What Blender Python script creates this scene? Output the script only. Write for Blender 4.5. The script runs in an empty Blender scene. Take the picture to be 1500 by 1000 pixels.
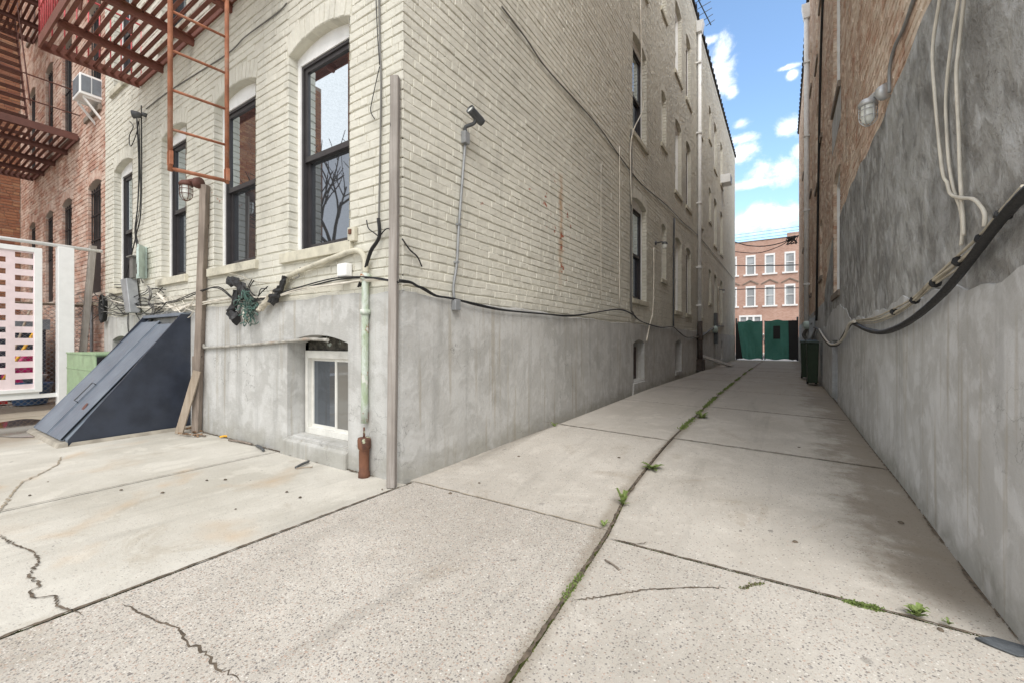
import bpy, math, random
from mathutils import Vector, Matrix
R = random.Random(7)
scene = bpy.context.scene
COL = scene.collection
# ------------------------------------------------------------------ camera geometry (metres)
H, FPX, YAW = 1.1, 617.0, math.radians(32.79)
SA, CA = math.sin(YAW), math.cos(YAW)
XL, XR, YF = -2.515, 0.76, 2.318            # alley left wall, alley right wall, rear facade plane
YE = 29.3                                    # street end of the alley

def ray(x, y):
    u = (x - 750) / FPX; v = (500 - y) / FPX
    return (-SA + u * CA, CA + u * SA, v)
def on_x(x, y, X):
    r = ray(x, y); d = X / r[0]; return Vector((X, d * r[1], H + d * r[2]))
def on_y(x, y, Y):
    r = ray(x, y); d = Y / r[1]; return Vector((d * r[0], Y, H + d * r[2]))
def on_z(x, y, z=0.0):
    r = ray(x, y); d = (z - H) / r[2]; return Vector((d * r[0], d * r[1], z))

def lerp_tab(t, x):
    if x <= t[0][0]: return t[0][1]
    for (a, va), (b, vb) in zip(t, t[1:]):
        if x <= b:
            k = (x - a) / (b - a); k = k * k * (3 - 2 * k); return va + (vb - va) * k
    return t[-1][1]
PL = [(2.35, 0), (4.6, .135), (8.5, .175), (14, .15), (22, .06), (29.3, -.02)]
PR = [(2.4, 0), (4.6, .045), (9, .10), (14, .11), (22, .05), (29.3, -.02)]
def gz(x, y):
    if x < XL: return 0.0
    k = min(1, max(0, (x - XL) / (XR - XL)))
    return lerp_tab(PL, y) * (1 - k) + lerp_tab(PR, y) * k
def on_g(x, y):
    z = 0.0
    for _ in range(6):
        p = on_z(x, y, z); z = gz(p.x, p.y)
    return p

# ------------------------------------------------------------------ mesh helpers
class Basis:
    """a wall: u runs along it, n points out of it"""
    def __init__(s, x, y, U, N): s.x, s.y, s.U, s.N = x, y, U, N
    def P(s, u, z, n):
        return (s.x + u * s.U[0] + n * s.N[0], s.y + u * s.U[1] + n * s.N[1], z)
BF = Basis(0, YF, (1, 0), (0, -1))
BL = Basis(XL, 0, (0, 1), (1, 0))
BR = Basis(XR, 0, (0, 1), (-1, 0))

class MB:
    def __init__(s): s.v = []; s.f = []; s.sm = []
    def face(s, pts, smooth=False):
        b = len(s.v); s.v += [tuple(p) for p in pts]
        s.f.append(tuple(range(b, b + len(pts)))); s.sm.append(smooth)
    def hexa(s, p, smooth=False):
        b = len(s.v); s.v += [tuple(q) for q in p]
        for q in ((0, 3, 2, 1), (4, 5, 6, 7), (0, 1, 5, 4), (1, 2, 6, 5), (2, 3, 7, 6), (3, 0, 4, 7)):
            s.f.append(tuple(b + i for i in q)); s.sm.append(smooth)
    def box(s, x0, x1, y0, y1, z0, z1):
        s.hexa([(x0, y0, z0), (x1, y0, z0), (x1, y1, z0), (x0, y1, z0), (x0, y0, z1), (x1, y0, z1), (x1, y1, z1), (x0, y1, z1)])
    def wbox(s, B, u0, u1, z0, z1, n0, n1):
        s.hexa([B.P(u0, z0, n0), B.P(u1, z0, n0), B.P(u1, z0, n1), B.P(u0, z0, n1), B.P(u0, z1, n0), B.P(u1, z1, n0), B.P(u1, z1, n1), B.P(u0, z1, n1)])
    def bar(s, a, b, w, h, up=(0, 0, 1)):
        a = Vector(a); b = Vector(b); d = (b - a).normalized(); upv = Vector(up)
        if abs(d.dot(upv)) > .98: upv = Vector((0, 1, 0))
        sd = d.cross(upv).normalized(); u = sd.cross(d).normalized(); p = []
        for e in (a, b):
            for i, j in ((-1, -1), (1, -1), (1, 1), (-1, 1)):
                p.append(e + sd * (i * w / 2) + u * (j * h / 2))
        s.hexa(p)
    def rings(s, rings, closed=True, caps=True, smooth=True):
        b = len(s.v); n = len(rings[0])
        for r in rings: s.v += [tuple(q) for q in r]
        for i in range(len(rings) - 1):
            for j in range(n if closed else n - 1):
                k = (j + 1) % n
                s.f.append((b + i * n + j, b + i * n + k, b + (i + 1) * n + k, b + (i + 1) * n + j)); s.sm.append(smooth)
        if caps:
            s.f.append(tuple(b + j for j in reversed(range(n)))); s.sm.append(False)
            s.f.append(tuple(b + (len(rings) - 1) * n + j for j in range(n))); s.sm.append(False)
    def tube(s, pts, r, seg=8, sub=4, rj=0.0, caps=True):
        p = spline(pts, sub) if sub > 1 else [Vector(q) for q in pts]
        d = (p[1] - p[0]).normalized()
        up = Vector((0, 0, 1)) if abs(d.z) < .9 else Vector((1, 0, 0))
        sd = d.cross(up).normalized(); rg = []
        for i, q in enumerate(p):
            t = (p[min(i + 1, len(p) - 1)] - p[max(i - 1, 0)])
            if t.length > 1e-9: d = t.normalized()
            sd = (sd - d * sd.dot(d))
            sd = sd.normalized() if sd.length > 1e-6 else d.orthogonal().normalized()
            u = d.cross(sd); rr = (r[i * (len(r) - 1) // max(1, len(p) - 1)] if isinstance(r, (list, tuple)) else r) * (1 + R.uniform(-rj, rj))
            rg.append([q + sd * (math.cos(a) * rr) + u * (math.sin(a) * rr) for a in (2 * math.pi * k / seg for k in range(seg))])
        s.rings(rg, caps=caps)
    def lathe(s, c, prof, seg=16, ax=(0, 0, 1), caps=False):
        ax = Vector(ax).normalized(); a = ax.orthogonal().normalized(); b = ax.cross(a); c = Vector(c)
        s.rings([[c + ax * h + a * (r * math.cos(2 * math.pi * k / seg)) + b * (r * math.sin(2 * math.pi * k / seg)) for k in range(seg)] for r, h in prof], caps=caps)
    def build(s, name, m, parent=None, bevel=0):
        me = bpy.data.meshes.new(name); me.from_pydata(s.v, [], s.f); me.update()
        me.polygons.foreach_set('use_smooth', s.sm)
        o = bpy.data.objects.new(name, me); COL.objects.link(o)
        me.materials.append(m)
        if parent: o.parent = parent; o.matrix_parent_inverse = parent.matrix_world.inverted() if False else Matrix.Translation(-parent.location)
        if bevel:
            b = o.modifiers.new('b', 'BEVEL'); b.width = bevel; b.segments = 2; b.limit_method = 'ANGLE'
        return o

def multi(name, items, parent=None):
    t = MB(); mi = []
    for mb, m in items:
        b = len(t.v); t.v += mb.v; t.f += [tuple(b + i for i in f) for f in mb.f]; t.sm += mb.sm
        mi += [items.index((mb, m))] * len(mb.f)
    o = t.build(name, items[0][1], parent)
    for mb, m in items[1:]: o.data.materials.append(m)
    o.data.polygons.foreach_set('material_index', mi); return o

def spline(pts, sub):
    P = [Vector(p) for p in pts]; out = []
    if len(P) < 3: sub = 1 if len(P) < 2 else sub
    for i in range(len(P) - 1):
        a, b, c, d = P[max(i - 1, 0)], P[i], P[i + 1], P[min(i + 2, len(P) - 1)]
        for k in range(sub):
            t = k / sub
            out.append(.5 * ((2 * b) + (c - a) * t + (2 * a - 5 * b + 4 * c - d) * t * t + (3 * b - a - 3 * c + d) * t ** 3))
    out.append(P[-1]); return out

def tag(o, label=None, cat=None, group=None, kind=None):
    if label: o['label'] = label
    if cat: o['category'] = cat
    if group: o['group'] = group
    if kind: o['kind'] = kind
    return o
def thing(name, label, cat, loc=(0, 0, 0), group=None):
    o = bpy.data.objects.new(name, None); COL.objects.link(o); o.location = loc
    return tag(o, label, cat, group)
def dup(root, delta, label=None, group=None):
    def cp(o, par):
        c = o.copy(); COL.objects.link(c)
        if par: c.parent = par
        for ch in list(o.children): cp(ch, c)
        return c
    r = cp(root, None); r.location = Vector(root.location) + Vector(delta)
    return tag(r, label, None, group)

# ------------------------------------------------------------------ node helpers
class NT:
    def __init__(s, name):
        s.m = bpy.data.materials.new(name); s.m.use_nodes = True; s.t = s.m.node_tree; s.t.nodes.clear()
        s.out = s.t.nodes.new('ShaderNodeOutputMaterial')
    def n(s, typ, **k):
        nd = s.t.nodes.new('ShaderNode' + typ)
        for a, v in k.items():
            if hasattr(nd, a) and not a.startswith('i_'): setattr(nd, a, v)
        return nd
    def set(s, nd, **k):
        return nd
    def link(s, a, b): s.t.links.new(a, b)
    def inp(s, nd, name, v):
        i = nd.inputs[name]
        if isinstance(v, bpy.types.NodeSocket): s.link(v, i)
        elif isinstance(v, (tuple, list)) and len(v) == 3 and i.type == 'RGBA': i.default_value = (*v, 1)
        else: i.default_value = v
    def pos(s, scale=(1, 1, 1), off=(0, 0, 0)):
        g = s.n('NewGeometry'); m = s.n('Mapping'); s.link(g.outputs['Position'], m.inputs['Vector'])
        m.inputs['Scale'].default_value = scale; m.inputs['Location'].default_value = off
        return m.outputs[0]
    def noise(s, vec, scale, detail=4, rough=.55, dist=0.0):
        n = s.n('TexNoise'); s.link(vec, n.inputs['Vector']); n.inputs['Scale'].default_value = scale
        n.inputs['Detail'].default_value = detail; n.inputs['Roughness'].default_value = rough; n.inputs['Distortion'].default_value = dist
        return n.outputs['Fac']
    def ramp(s, fac, a, b, lo=0.0, hi=1.0):
        n = s.n('MapRange'); n.interpolation_type = 'SMOOTHSTEP'; s.inp(n, 'Value', fac)
        n.inputs['From Min'].default_value = a; n.inputs['From Max'].default_value = b
        n.inputs['To Min'].default_value = lo; n.inputs['To Max'].default_value = hi
        return n.outputs[0]
    def math(s, op, a, b=0.0, c=0.0):
        n = s.n('Math'); n.operation = op
        for i, v in enumerate((a, b, c)):
            if isinstance(v, bpy.types.NodeSocket): s.link(v, n.inputs[i])
            else: n.inputs[i].default_value = v
        return n.outputs[0]
    def mix(s, fac, a, b, mode='MIX'):
        n = s.n('Mix'); n.data_type = 'RGBA'; n.blend_type = mode
        for nm, v in ((0, fac), (6, a), (7, b)):
            if isinstance(v, bpy.types.NodeSocket): s.link(v, n.inputs[nm])
            elif nm == 0: n.inputs[0].default_value = v
            else: n.inputs[nm].default_value = (*v, 1)
        return n.outputs[2]
    def sep(s):
        g = s.n('NewGeometry'); x = s.n('SeparateXYZ'); s.link(g.outputs['Position'], x.inputs[0]); return x.outputs
    def island(s):
        return s.n('NewGeometry').outputs['Random Per Island']
    def bump(s, h, strength=.5, dist=.01, normal=None):
        b = s.n('Bump'); s.link(h, b.inputs['Height']); b.inputs['Strength'].default_value = strength; b.inputs['Distance'].default_value = dist
        if normal: s.link(normal, b.inputs['Normal'])
        return b.outputs[0]
    def fin(s, col, rough=.8, normal=None, metal=0.0, spec=.4, **k):
        p = s.n('BsdfPrincipled'); s.inp(p, 'Base Color', col); s.inp(p, 'Roughness', rough); s.inp(p, 'Metallic', metal)
        s.inp(p, 'Specular IOR Level', spec)
        for a, v in k.items(): s.inp(p, a.replace('_', ' '), v)
        if normal: s.link(normal, p.inputs['Normal'])
        s.link(p.outputs[0], s.out.inputs['Surface']); return s.m

def m_plain(name, col, rough=.6, metal=0.0, var=.12, scale=9, bump=.15, spec=.4, dirt=None, dirt_amt=.5):
    t = NT(name); v = t.pos(); f = t.noise(v, scale, 5); g = t.noise(v, scale * 9, 3)
    c = t.mix(t.ramp(f, .3, .7), tuple(x * (1 - var) for x in col), tuple(min(1, x * (1 + var)) for x in col))
    if dirt:
        c = t.mix(t.math('MULTIPLY', t.ramp(t.noise(v, scale * .6, 6, .65), .48, .72), dirt_amt), c, dirt)
    return t.fin(c, t.ramp(g, .2, .8, max(.02, rough - .1), min(1, rough + .1)), t.bump(g, bump, .004), metal, spec)

M = {}
def painted_brick(name, c1, c2, grime, streak=True):
    t = NT(name); v = t.pos(); isl = t.island()
    c = t.mix(isl, c1, c2)
    big = t.noise(v, .55, 5, .6); med = t.noise(v, 3.2, 6, .65)
    c = t.mix(t.math('MULTIPLY', t.ramp(big, .42, .72), .5), c, grime)
    c = t.mix(t.math('MULTIPLY', t.ramp(med, .5, .75), .45), c, tuple(x * .8 for x in grime))
    vs = t.noise(t.pos((5, 5, .35)), 1.6, 4, .6)
    c = t.mix(t.math('MULTIPLY', t.ramp(vs, .52, .78), .3), c, tuple(x * .7 for x in grime))
    if streak:
        x = t.sep()                                            # a rusty weep stain below a chipped brick on the alley wall
        wob = t.math('MULTIPLY', t.math('SUBTRACT', t.noise(t.pos((1, 3, 4)), 2.0, 3), .5), .22)
        dy = t.math('ABSOLUTE', t.math('ADD', t.math('SUBTRACT', x[1], 5.1), wob))
        mk = t.math('MULTIPLY', t.ramp(dy, .0, .09, 1, 0), t.math('MULTIPLY', t.ramp(x[2], 1.7, 2.1), t.ramp(x[2], 3.3, 3.36, 1, 0)))
        mk = t.math('MULTIPLY', mk, t.ramp(x[0], -2.7, -2.6))
        mk = t.math('MULTIPLY', mk, t.ramp(med, .3, .6, .35, .95))
        c = t.mix(t.math('MULTIPLY', mk, .8), c, (.42, .24, .11))
    xs = t.sep(); rg_ = t.math('MULTIPLY', t.math('MULTIPLY', t.ramp(xs[1], 3.9, 4.6), t.ramp(xs[1], 5.4, 5.9, 1, 0)), t.math('MULTIPLY', t.ramp(xs[2], 1.6, 2.1), t.ramp(xs[2], 3.2, 3.5, 1, 0)))
    cn = t.math('ADD', t.noise(v, 7, 5, .6), t.math('MULTIPLY', rg_, .055)); chip = t.ramp(cn, .69, .71)
    chip = t.math('MULTIPLY', chip, t.math('MAXIMUM', rg_, t.ramp(t.noise(v, .9, 3), .55, .62)))
    c = t.mix(chip, c, (.36, .13, .075))
    h = t.math('ADD', t.math('MULTIPLY', t.noise(v, 22, 5, .65), 1.0), t.math('MULTIPLY', t.noise(v, 90, 3), .35))
    return t.fin(c, t.ramp(med, .3, .7, .62, .85), t.bump(t.math('ADD', h, t.math('MULTIPLY', t.noise(v, 9, 3, .55), 1.3)), .6, .012), spec=.3)
M['cream'] = painted_brick('cream_painted_brick', (.635, .615, .535), (.68, .66, .58), (.46, .445, .39))
M['cream_mortar'] = painted_brick('cream_painted_mortar', (.54, .52, .44), (.66, .64, .545), (.40, .385, .33), False)

def raw_brick(name, cols, smear, smear_amt, mort=False):
    t = NT(name); v = t.pos(); isl = t.island()
    if mort: c = t.mix(t.noise(v, 6, 5), cols[0], cols[1])
    else:
        r = t.n('ValToRGB'); t.link(isl, r.inputs[0]); e = r.color_ramp.elements
        while len(e) < len(cols): e.new(.5)
        for i, q in enumerate(cols): e[i].position = i / (len(cols) - 1); e[i].color = (*q, 1)
        c = t.mix(t.ramp(t.noise(v, 30, 4), .3, .7, 0, .35), r.outputs[0], tuple(x * .6 for x in cols[0]))
    s = t.noise(t.pos((1, 1, 1.6)), 2.1, 8, .72)
    c = t.mix(t.math('MULTIPLY', t.ramp(s, .42, .62), smear_amt), c, smear)
    d = t.noise(t.pos((2, 2, .5), (3, 9, 1)), .9, 5, .6)
    c = t.mix(t.math('MULTIPLY', t.ramp(d, .5, .75), .4), c, (.17, .13, .105))
    h = t.math('ADD', t.noise(v, 25, 5, .65), t.math('MULTIPLY', t.noise(v, 110, 3), .4))
    return t.fin(c, .88, t.bump(h, .6, .012), spec=.25)
M['red_brick'] = raw_brick('weathered_red_brick', [(.44, .24, .175), (.55, .35, .27), (.40, .21, .16), (.60, .44, .36), (.50, .28, .20)], (.70, .575, .49), .75)
M['red_mortar'] = raw_brick('pale_mortar', [(.50, .43, .37), (.56, .49, .43)], (.62, .55, .48), .5, True)
M['brown_brick'] = raw_brick('brown_brick', [(.26, .105, .06), (.34, .16, .09), (.22, .085, .055), (.40, .22, .12)], (.35, .22, .15), .25)
M['brown_mortar'] = raw_brick('brown_mortar', [(.25, .19, .15), (.3, .23, .18)], (.3, .24, .2), .3, True)
M['tan_brick'] = raw_brick('smeared_tan_brick', [(.56, .37, .27), (.66, .51, .40), (.52, .31, .22), (.72, .60, .49)], (.79, .68, .57), .85)
M['tan_mortar'] = raw_brick('tan_mortar', [(.62, .53, .44), (.70, .61, .51)], (.75, .66, .55), .6, True)

def stucco(name, base, dark, light, rough_bump=.4, trowel=0.0, streaks=.35, green=None):
    t = NT(name); v = t.pos()
    a = t.noise(v, 1.1, 8, .68, .6); b = t.noise(v, 4.5, 7, .65, .4)
    c = t.mix(t.ramp(a, .38, .66), dark, base); c = t.mix(t.math('MULTIPLY', t.ramp(b, .47, .60), .5), c, light)
    e3 = t.noise(t.pos((1, 1, .8), (4, 8, 2)), 2.0, 10, .74, .7); c = t.mix(t.math('MULTIPLY', t.ramp(e3, .54, .64), .3), c, light); c = t.mix(t.math('MULTIPLY', t.ramp(e3, .44, .36), .35), c, tuple(x * .8 for x in dark))
    st = t.noise(t.pos((4, 4, .28)), 1.3, 5, .6, .3)
    c = t.mix(t.math('MULTIPLY', t.ramp(st, .52, .74), streaks), c, tuple(x * .72 for x in dark))
    st2 = t.noise(t.pos((9, 9, .4), (2, 5, 0)), 1.5, 4, .6)
    c = t.mix(t.math('MULTIPLY', t.ramp(st2, .56, .68), streaks * .8), c, (.34, .30, .235))
    sp = t.ramp(t.noise(v, 26, 2), .70, .76)
    c = t.mix(t.math('MULTIPLY', sp, .35), c, tuple(x * .5 for x in dark))
    if green:
        x = t.sep(); gm = t.math('MULTIPLY', t.ramp(t.math('ADD', x[2], t.math('MULTIPLY', t.noise(v, 5, 5), -.34)), -.10, .05, 1, 0), t.ramp(b, .3, .55))
        c = t.mix(t.math('MULTIPLY', gm, .45), c, green)
    hc = t.n('TexVoronoi'); hc.feature = 'DISTANCE_TO_EDGE'; hd = t.n('VectorMath'); hd.operation = 'ADD'; hn = t.n('TexNoise'); t.link(v, hn.inputs['Vector']); hn.inputs['Scale'].default_value = 3; hn.inputs['Detail'].default_value = 6; t.link(v, hd.inputs[0]); t.link(hn.outputs['Color'], hd.inputs[1]); t.link(hd.outputs[0], hc.inputs['Vector']); hc.inputs['Scale'].default_value = .9
    ck = t.math('MULTIPLY', t.ramp(hc.outputs['Distance'], .0, .0045, 1, 0), t.ramp(t.noise(v, .8, 2), .5, .58)); c = t.mix(t.math('MULTIPLY', ck, .6), c, tuple(x * .4 for x in dark))
    h = t.math('ADD', t.noise(v, 9, 6, .6, .3), t.math('MULTIPLY', t.noise(v, 70, 4, .6), .25))
    if trowel:
        mp = t.n('Mapping'); gg = t.n('NewGeometry'); t.link(gg.outputs['Position'], mp.inputs[0]); mp.vector_type = 'TEXTURE'; mp.inputs['Rotation'].default_value = (-.55, 0, 0); mp.inputs['Scale'].default_value = (1, .15, .27)
        w = t.noise(mp.outputs[0], 1.0, 5, .55, .35); h = t.math('ADD', h, t.math('MULTIPLY', w, trowel))
        c = t.mix(t.ramp(w, .34, .62), c, tuple(min(1, q * 1.18) for q in light), 'MIX') if False else t.mix(t.math('MULTIPLY', t.ramp(w, .52, .68), .7), c, light)
        c = t.mix(t.math('MULTIPLY', t.ramp(w, .47, .32), .75), c, tuple(q * .75 for q in dark))
        wv = t.n('TexWave'); m = t.n('Mapping'); g = t.n('NewGeometry'); t.link(g.outputs['Position'], m.inputs[0]); m.inputs['Rotation'].default_value = (.9, 0, 0)
        t.link(m.outputs[0], wv.inputs[0]); wv.bands_direction = 'Z'; wv.inputs['Scale'].default_value = 26; wv.inputs['Distortion'].default_value = 5; wv.inputs['Detail'].default_value = 2
        msk = t.ramp(t.noise(v, 1.3, 3), .5, .6)
        h = t.math('ADD', h, t.math('MULTIPLY', t.math('MULTIPLY', wv.outputs['Fac'], msk), .22))
    return t.fin(c, .86, t.bump(h, rough_bump, .03), spec=.25)
M['stucco'] = stucco('grey_stucco', (.52, .515, .495), (.415, .41, .39), (.60, .60, .585), .34, streaks=.6, green=(.24, .225, .175))
M['stucco_right'] = stucco('grey_stucco_damp', (.56, .568, .575), (.42, .42, .415), (.66, .672, .69), .35, streaks=.55, green=(.12, .12, .085))
M['parging'] = stucco('rough_dark_parging', (.41, .41, .40), (.26, .255, .245), (.55, .56, .57), 1.0, 1.7, .15)

def concrete(name, base, dark, agg, stain=None, wet=None, spk=1.0):
    """agg: 0 smooth .. 1 exposed aggregate, or a vertex attribute name"""
    t = NT(name); v = t.pos()
    at = t.n('Attribute'); at.attribute_name = 'slab'; sp = t.n('SeparateColor'); t.link(at.outputs['Color'], sp.inputs[0])
    ag = sp.outputs[0]; tint = sp.outputs[1]
    a = t.noise(v, .7, 7, .65, .3); b = t.noise(v, 5, 6, .65)
    c = t.mix(t.ramp(a, .36, .68), dark, base); c = t.mix(t.math('MULTIPLY', t.ramp(b, .5, .75), .45), c, tuple(min(1, x * 1.16) for x in base))
    c = t.mix(t.ramp(tint, 0, 1, .25, 0), c, dark)
    st = t.noise(t.pos((3, .35, 1)), 1.4, 6, .6, .5)
    c = t.mix(t.math('MULTIPLY', t.ramp(st, .50, .72), .45), c, tuple(x * .7 for x in dark)); pt = t.noise(v, 2.3, 5, .6, .5); c = t.mix(t.math('MULTIPLY', t.ramp(pt, .57, .64), .30), c, tuple(min(1, x * 1.22) for x in base)); c = t.mix(t.math('MULTIPLY', t.ramp(t.noise(t.pos((1, 1, 1), (7, 3, 0)), 1.7, 9, .74, .8), .56, .66), .42), c, (dark[0] * .78, dark[1] * .72, dark[2] * .64))
    fine = t.noise(v, 160, 2, .6); c = t.mix(t.ramp(fine, .35, .75, 0, .22), c, tuple(x * .62 for x in dark))
    hh = t.math('MULTIPLY', t.noise(v, 60, 4), .4)
    for sc, th, colr, amt in ((96, .42, True, .78), (170, .38, True, .6), (52, .27, True, .7)):
        wv = t.n('VectorMath'); wv.operation = 'ADD'; nz = t.n('TexNoise'); t.link(v, nz.inputs['Vector']); nz.inputs['Scale'].default_value = sc * .9; nz.inputs['Detail'].default_value = 2
        sc_ = t.n('VectorMath'); sc_.operation = 'SCALE'; t.link(nz.outputs['Color'], sc_.inputs[0]); sc_.inputs['Scale'].default_value = .55 / sc
        t.link(v, wv.inputs[0]); t.link(sc_.outputs[0], wv.inputs[1])
        vo = t.n('TexVoronoi'); t.link(wv.outputs[0], vo.inputs['Vector']); vo.inputs['Scale'].default_value = sc; vo.inputs['Randomness'].default_value = 1
        hs = t.n('SeparateColor'); t.link(vo.outputs['Color'], hs.inputs[0])
        pick = t.ramp(t.math('ADD', hs.outputs[1], t.math('MULTIPLY', ag, .80)), .93, .97)
        stone = t.math('MULTIPLY', t.ramp(vo.outputs['Distance'], th * .75, th, 1, 0), pick)
        r = t.n('ValToRGB'); t.link(hs.outputs[0], r.inputs[0]); e = r.color_ramp.elements
        cols = [(.14, .13, .125), (.30, .235, .19), (.46, .33, .26), (.21, .20, .195), (.72, .69, .63), (.34, .31, .29), (.16, .14, .13), (.50, .42, .36)]
        while len(e) < len(cols): e.new(.5)
        for i, q in enumerate(cols): e[i].position = i / len(cols); e[i].color = (*q, 1)
        r.color_ramp.interpolation = 'CONSTANT'
        c = t.mix(t.math('MULTIPLY', stone, amt * spk), c, r.outputs[0])
        hh = t.math('ADD', hh, t.math('MULTIPLY', stone, .35))
    spots = t.ramp(t.noise(v, 11, 2, .4), .765, .785)
    c = t.mix(t.math('MULTIPLY', spots, .6), c, (.12, .11, .10))
    if stain:
        s2 = t.noise(v, 1.2, 4, .55, .4); c = t.mix(t.math('MULTIPLY', t.ramp(s2, .54, .74), .6), c, stain)
    x = t.sep()
    if wet == 'alley':      # algae and damp along the foot of the right wall and in the shaded lane
        e = t.math('ADD', x[0], t.math('MULTIPLY', t.math('SUBTRACT', t.noise(v, 1.6, 11, .76), .5), 1.5))
        dm = t.math('MULTIPLY', t.ramp(e, .22, .58), t.ramp(x[1], 2.28, 2.6))
        c = t.mix(t.math('MULTIPLY', dm, .72), c, (.19, .155, .115))
        jd = t.math('ABSOLUTE', t.math('ADD', t.math('ADD', x[0], t.ramp(x[1], 1.2, 3.2, .76, .965)), t.math('MULTIPLY', t.math('SUBTRACT', t.noise(v, 7, 6, .7), .5), .10)))
        c = t.mix(t.math('MULTIPLY', t.ramp(jd, .012, .075, 1, 0), .5), c, (.22, .18, .13))
        gum = t.n('TexVoronoi'); t.link(v, gum.inputs['Vector']); gum.inputs['Scale'].default_value = 3.1; gs = t.n('SeparateColor'); t.link(gum.outputs['Color'], gs.inputs[0])
        c = t.mix(t.math('MULTIPLY', t.math('MULTIPLY', t.ramp(gum.outputs['Distance'], .045, .075, 1, 0), t.math('GREATER_THAN', gs.outputs[0], .62)), .45), c, (.17, .155, .14))
        e2 = t.math('ADD', x[0], t.math('MULTIPLY', t.math('SUBTRACT', t.noise(v, 2.2, 6, .6), .5), .5))
        c = t.mix(t.math('MULTIPLY', t.math('MULTIPLY', t.ramp(e2, -2.40, -2.22, 1, 0), t.ramp(x[1], 3.2, 5)), .7), c, (.15, .13, .10))
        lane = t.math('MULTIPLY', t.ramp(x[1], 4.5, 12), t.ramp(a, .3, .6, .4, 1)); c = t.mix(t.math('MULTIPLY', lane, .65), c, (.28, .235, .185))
    if wet == 'yard':
        e = t.math('ADD', x[0], t.math('MULTIPLY', t.math('SUBTRACT', t.noise(v, 1.0, 6, .6), .5), 1.6))
        dm = t.ramp(e, -7.4, -6.6, 1, 0); c = t.mix(t.math('MULTIPLY', dm, .65), c, (.24, .185, .13))
    return t.fin(c, t.ramp(b, .3, .7, .72, .92), t.bump(hh, .5, .006), spec=.3)
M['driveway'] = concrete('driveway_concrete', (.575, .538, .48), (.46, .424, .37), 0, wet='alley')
M['yard'] = concrete('yard_concrete', (.61, .585, .525), (.48, .455, .395), 0, stain=(.52, .35, .19), wet='yard', spk=.5)
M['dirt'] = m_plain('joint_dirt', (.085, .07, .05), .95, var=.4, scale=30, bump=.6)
M['earth'] = m_plain('earth', (.22, .2, .17), .95, var=.25, scale=2)
M['asphalt'] = m_plain('asphalt', (.06, .06, .062), .9, var=.2, scale=4)
M['pave'] = m_plain('pavement', (.42, .40, .37), .9, var=.15, scale=3)
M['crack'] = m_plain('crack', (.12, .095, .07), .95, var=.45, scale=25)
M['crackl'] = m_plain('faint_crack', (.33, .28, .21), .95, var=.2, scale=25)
M['white'] = m_plain('weathered_white_paint', (.80, .80, .79), .6, var=.05, dirt=(.46, .44, .41), dirt_amt=.3)
M['white2'] = m_plain('white_vinyl', (.82, .82, .81), .45, var=.03, dirt=(.6, .59, .56), dirt_amt=.15)
M['sill'] = m_plain('painted_stone_sill', (.56, .53, .43), .8, dirt=(.22, .2, .16), dirt_amt=.7, bump=.4)
M['sillbrown'] = m_plain('brown_stone_sill', (.24, .20, .165), .85, bump=.4)
M['sash'] = m_plain('dark_sash', (.042, .038, .040), .42)
M['sashbr'] = m_plain('brown_sash', (.075, .055, .05), .5)
M['iron'] = m_plain('black_iron', (.022, .022, .024), .5)
M['rust'] = m_plain('red_oxide_paint', (.175, .064, .046), .62, dirt=(.12, .05, .022), dirt_amt=.8, bump=.5)
M['rustb'] = m_plain('brown_oxide_paint', (.125, .052, .04), .65, dirt=(.06, .03, .02), dirt_amt=.7, bump=.5)
M['redrail'] = m_plain('bright_red_paint', (.60, .11, .12), .5, dirt=(.25, .06, .05), dirt_amt=.5)
M['rustlad'] = m_plain('rusted_ladder', (.33, .13, .07), .75, dirt=(.40, .25, .18), dirt_amt=.7, bump=.6, var=.25)
M['navy'] = m_plain('navy_steel', (.155, .182, .225), .42, var=.14, scale=3, dirt=(.16, .18, .20), dirt_amt=.5)
t = NT('painted_hatch_steel'); v = t.pos(); a = t.noise(v, 2.6, 6, .62); b = t.noise(v, 38, 5, .7)
c = t.mix(t.ramp(a, .35, .7), (.125, .150, .188), (.185, .212, .25)); c = t.mix(t.math('MULTIPLY', t.ramp(t.noise(t.pos((14, 3, 3)), 3, 5, .7), .56, .72), .35), c, (.26, .28, .30))
c = t.mix(t.ramp(b, .70, .73), c, (.38, .38, .37)); c = t.mix(t.math('MULTIPLY', t.ramp(t.noise(v, 7, 8, .75), .64, .70), .8), c, (.17, .085, .05))
M['navy'] = t.fin(c, t.ramp(a, .3, .7, .38, .6), t.bump(t.math('ADD', t.math('MULTIPLY', t.noise(v, 3.5, 2), 3.0), t.math('MULTIPLY', b, .2)), .35, .02), spec=.4)
t = NT('dark_lintel'); v = t.pos(); a = t.noise(v, 16, 6, .7); c = t.mix(t.ramp(a, .4, .6), (.04, .038, .032), (.12, .11, .09)); c = t.mix(t.ramp(t.noise(v, 11, 5, .7), .60, .64), c, (.42, .46, .42)); M['lintel'] = t.fin(c, .9, t.bump(a, .7, .01))
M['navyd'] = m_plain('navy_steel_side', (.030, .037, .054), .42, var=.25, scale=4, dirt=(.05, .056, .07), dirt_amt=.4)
M['grey'] = m_plain('grey_metal', (.30, .31, .32), .5, .25)
M['alu'] = m_plain('aluminium', (.55, .56, .57), .42, .55)
M['greyd'] = m_plain('dark_grey_metal', (.10, .105, .11), .45, .3)
M['cabw'] = m_plain('white_cable', (.66, .62, .54), .6, dirt=(.4, .34, .27), dirt_amt=.5)
M['cabb'] = m_plain('black_cable', (.018, .018, .019), .5)
M['cabg'] = m_plain('grey_cable', (.16, .155, .145), .6)
M['cabt'] = m_plain('beige_cable', (.46, .42, .34), .65, dirt=(.2, .16, .12), dirt_amt=.6)
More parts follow.
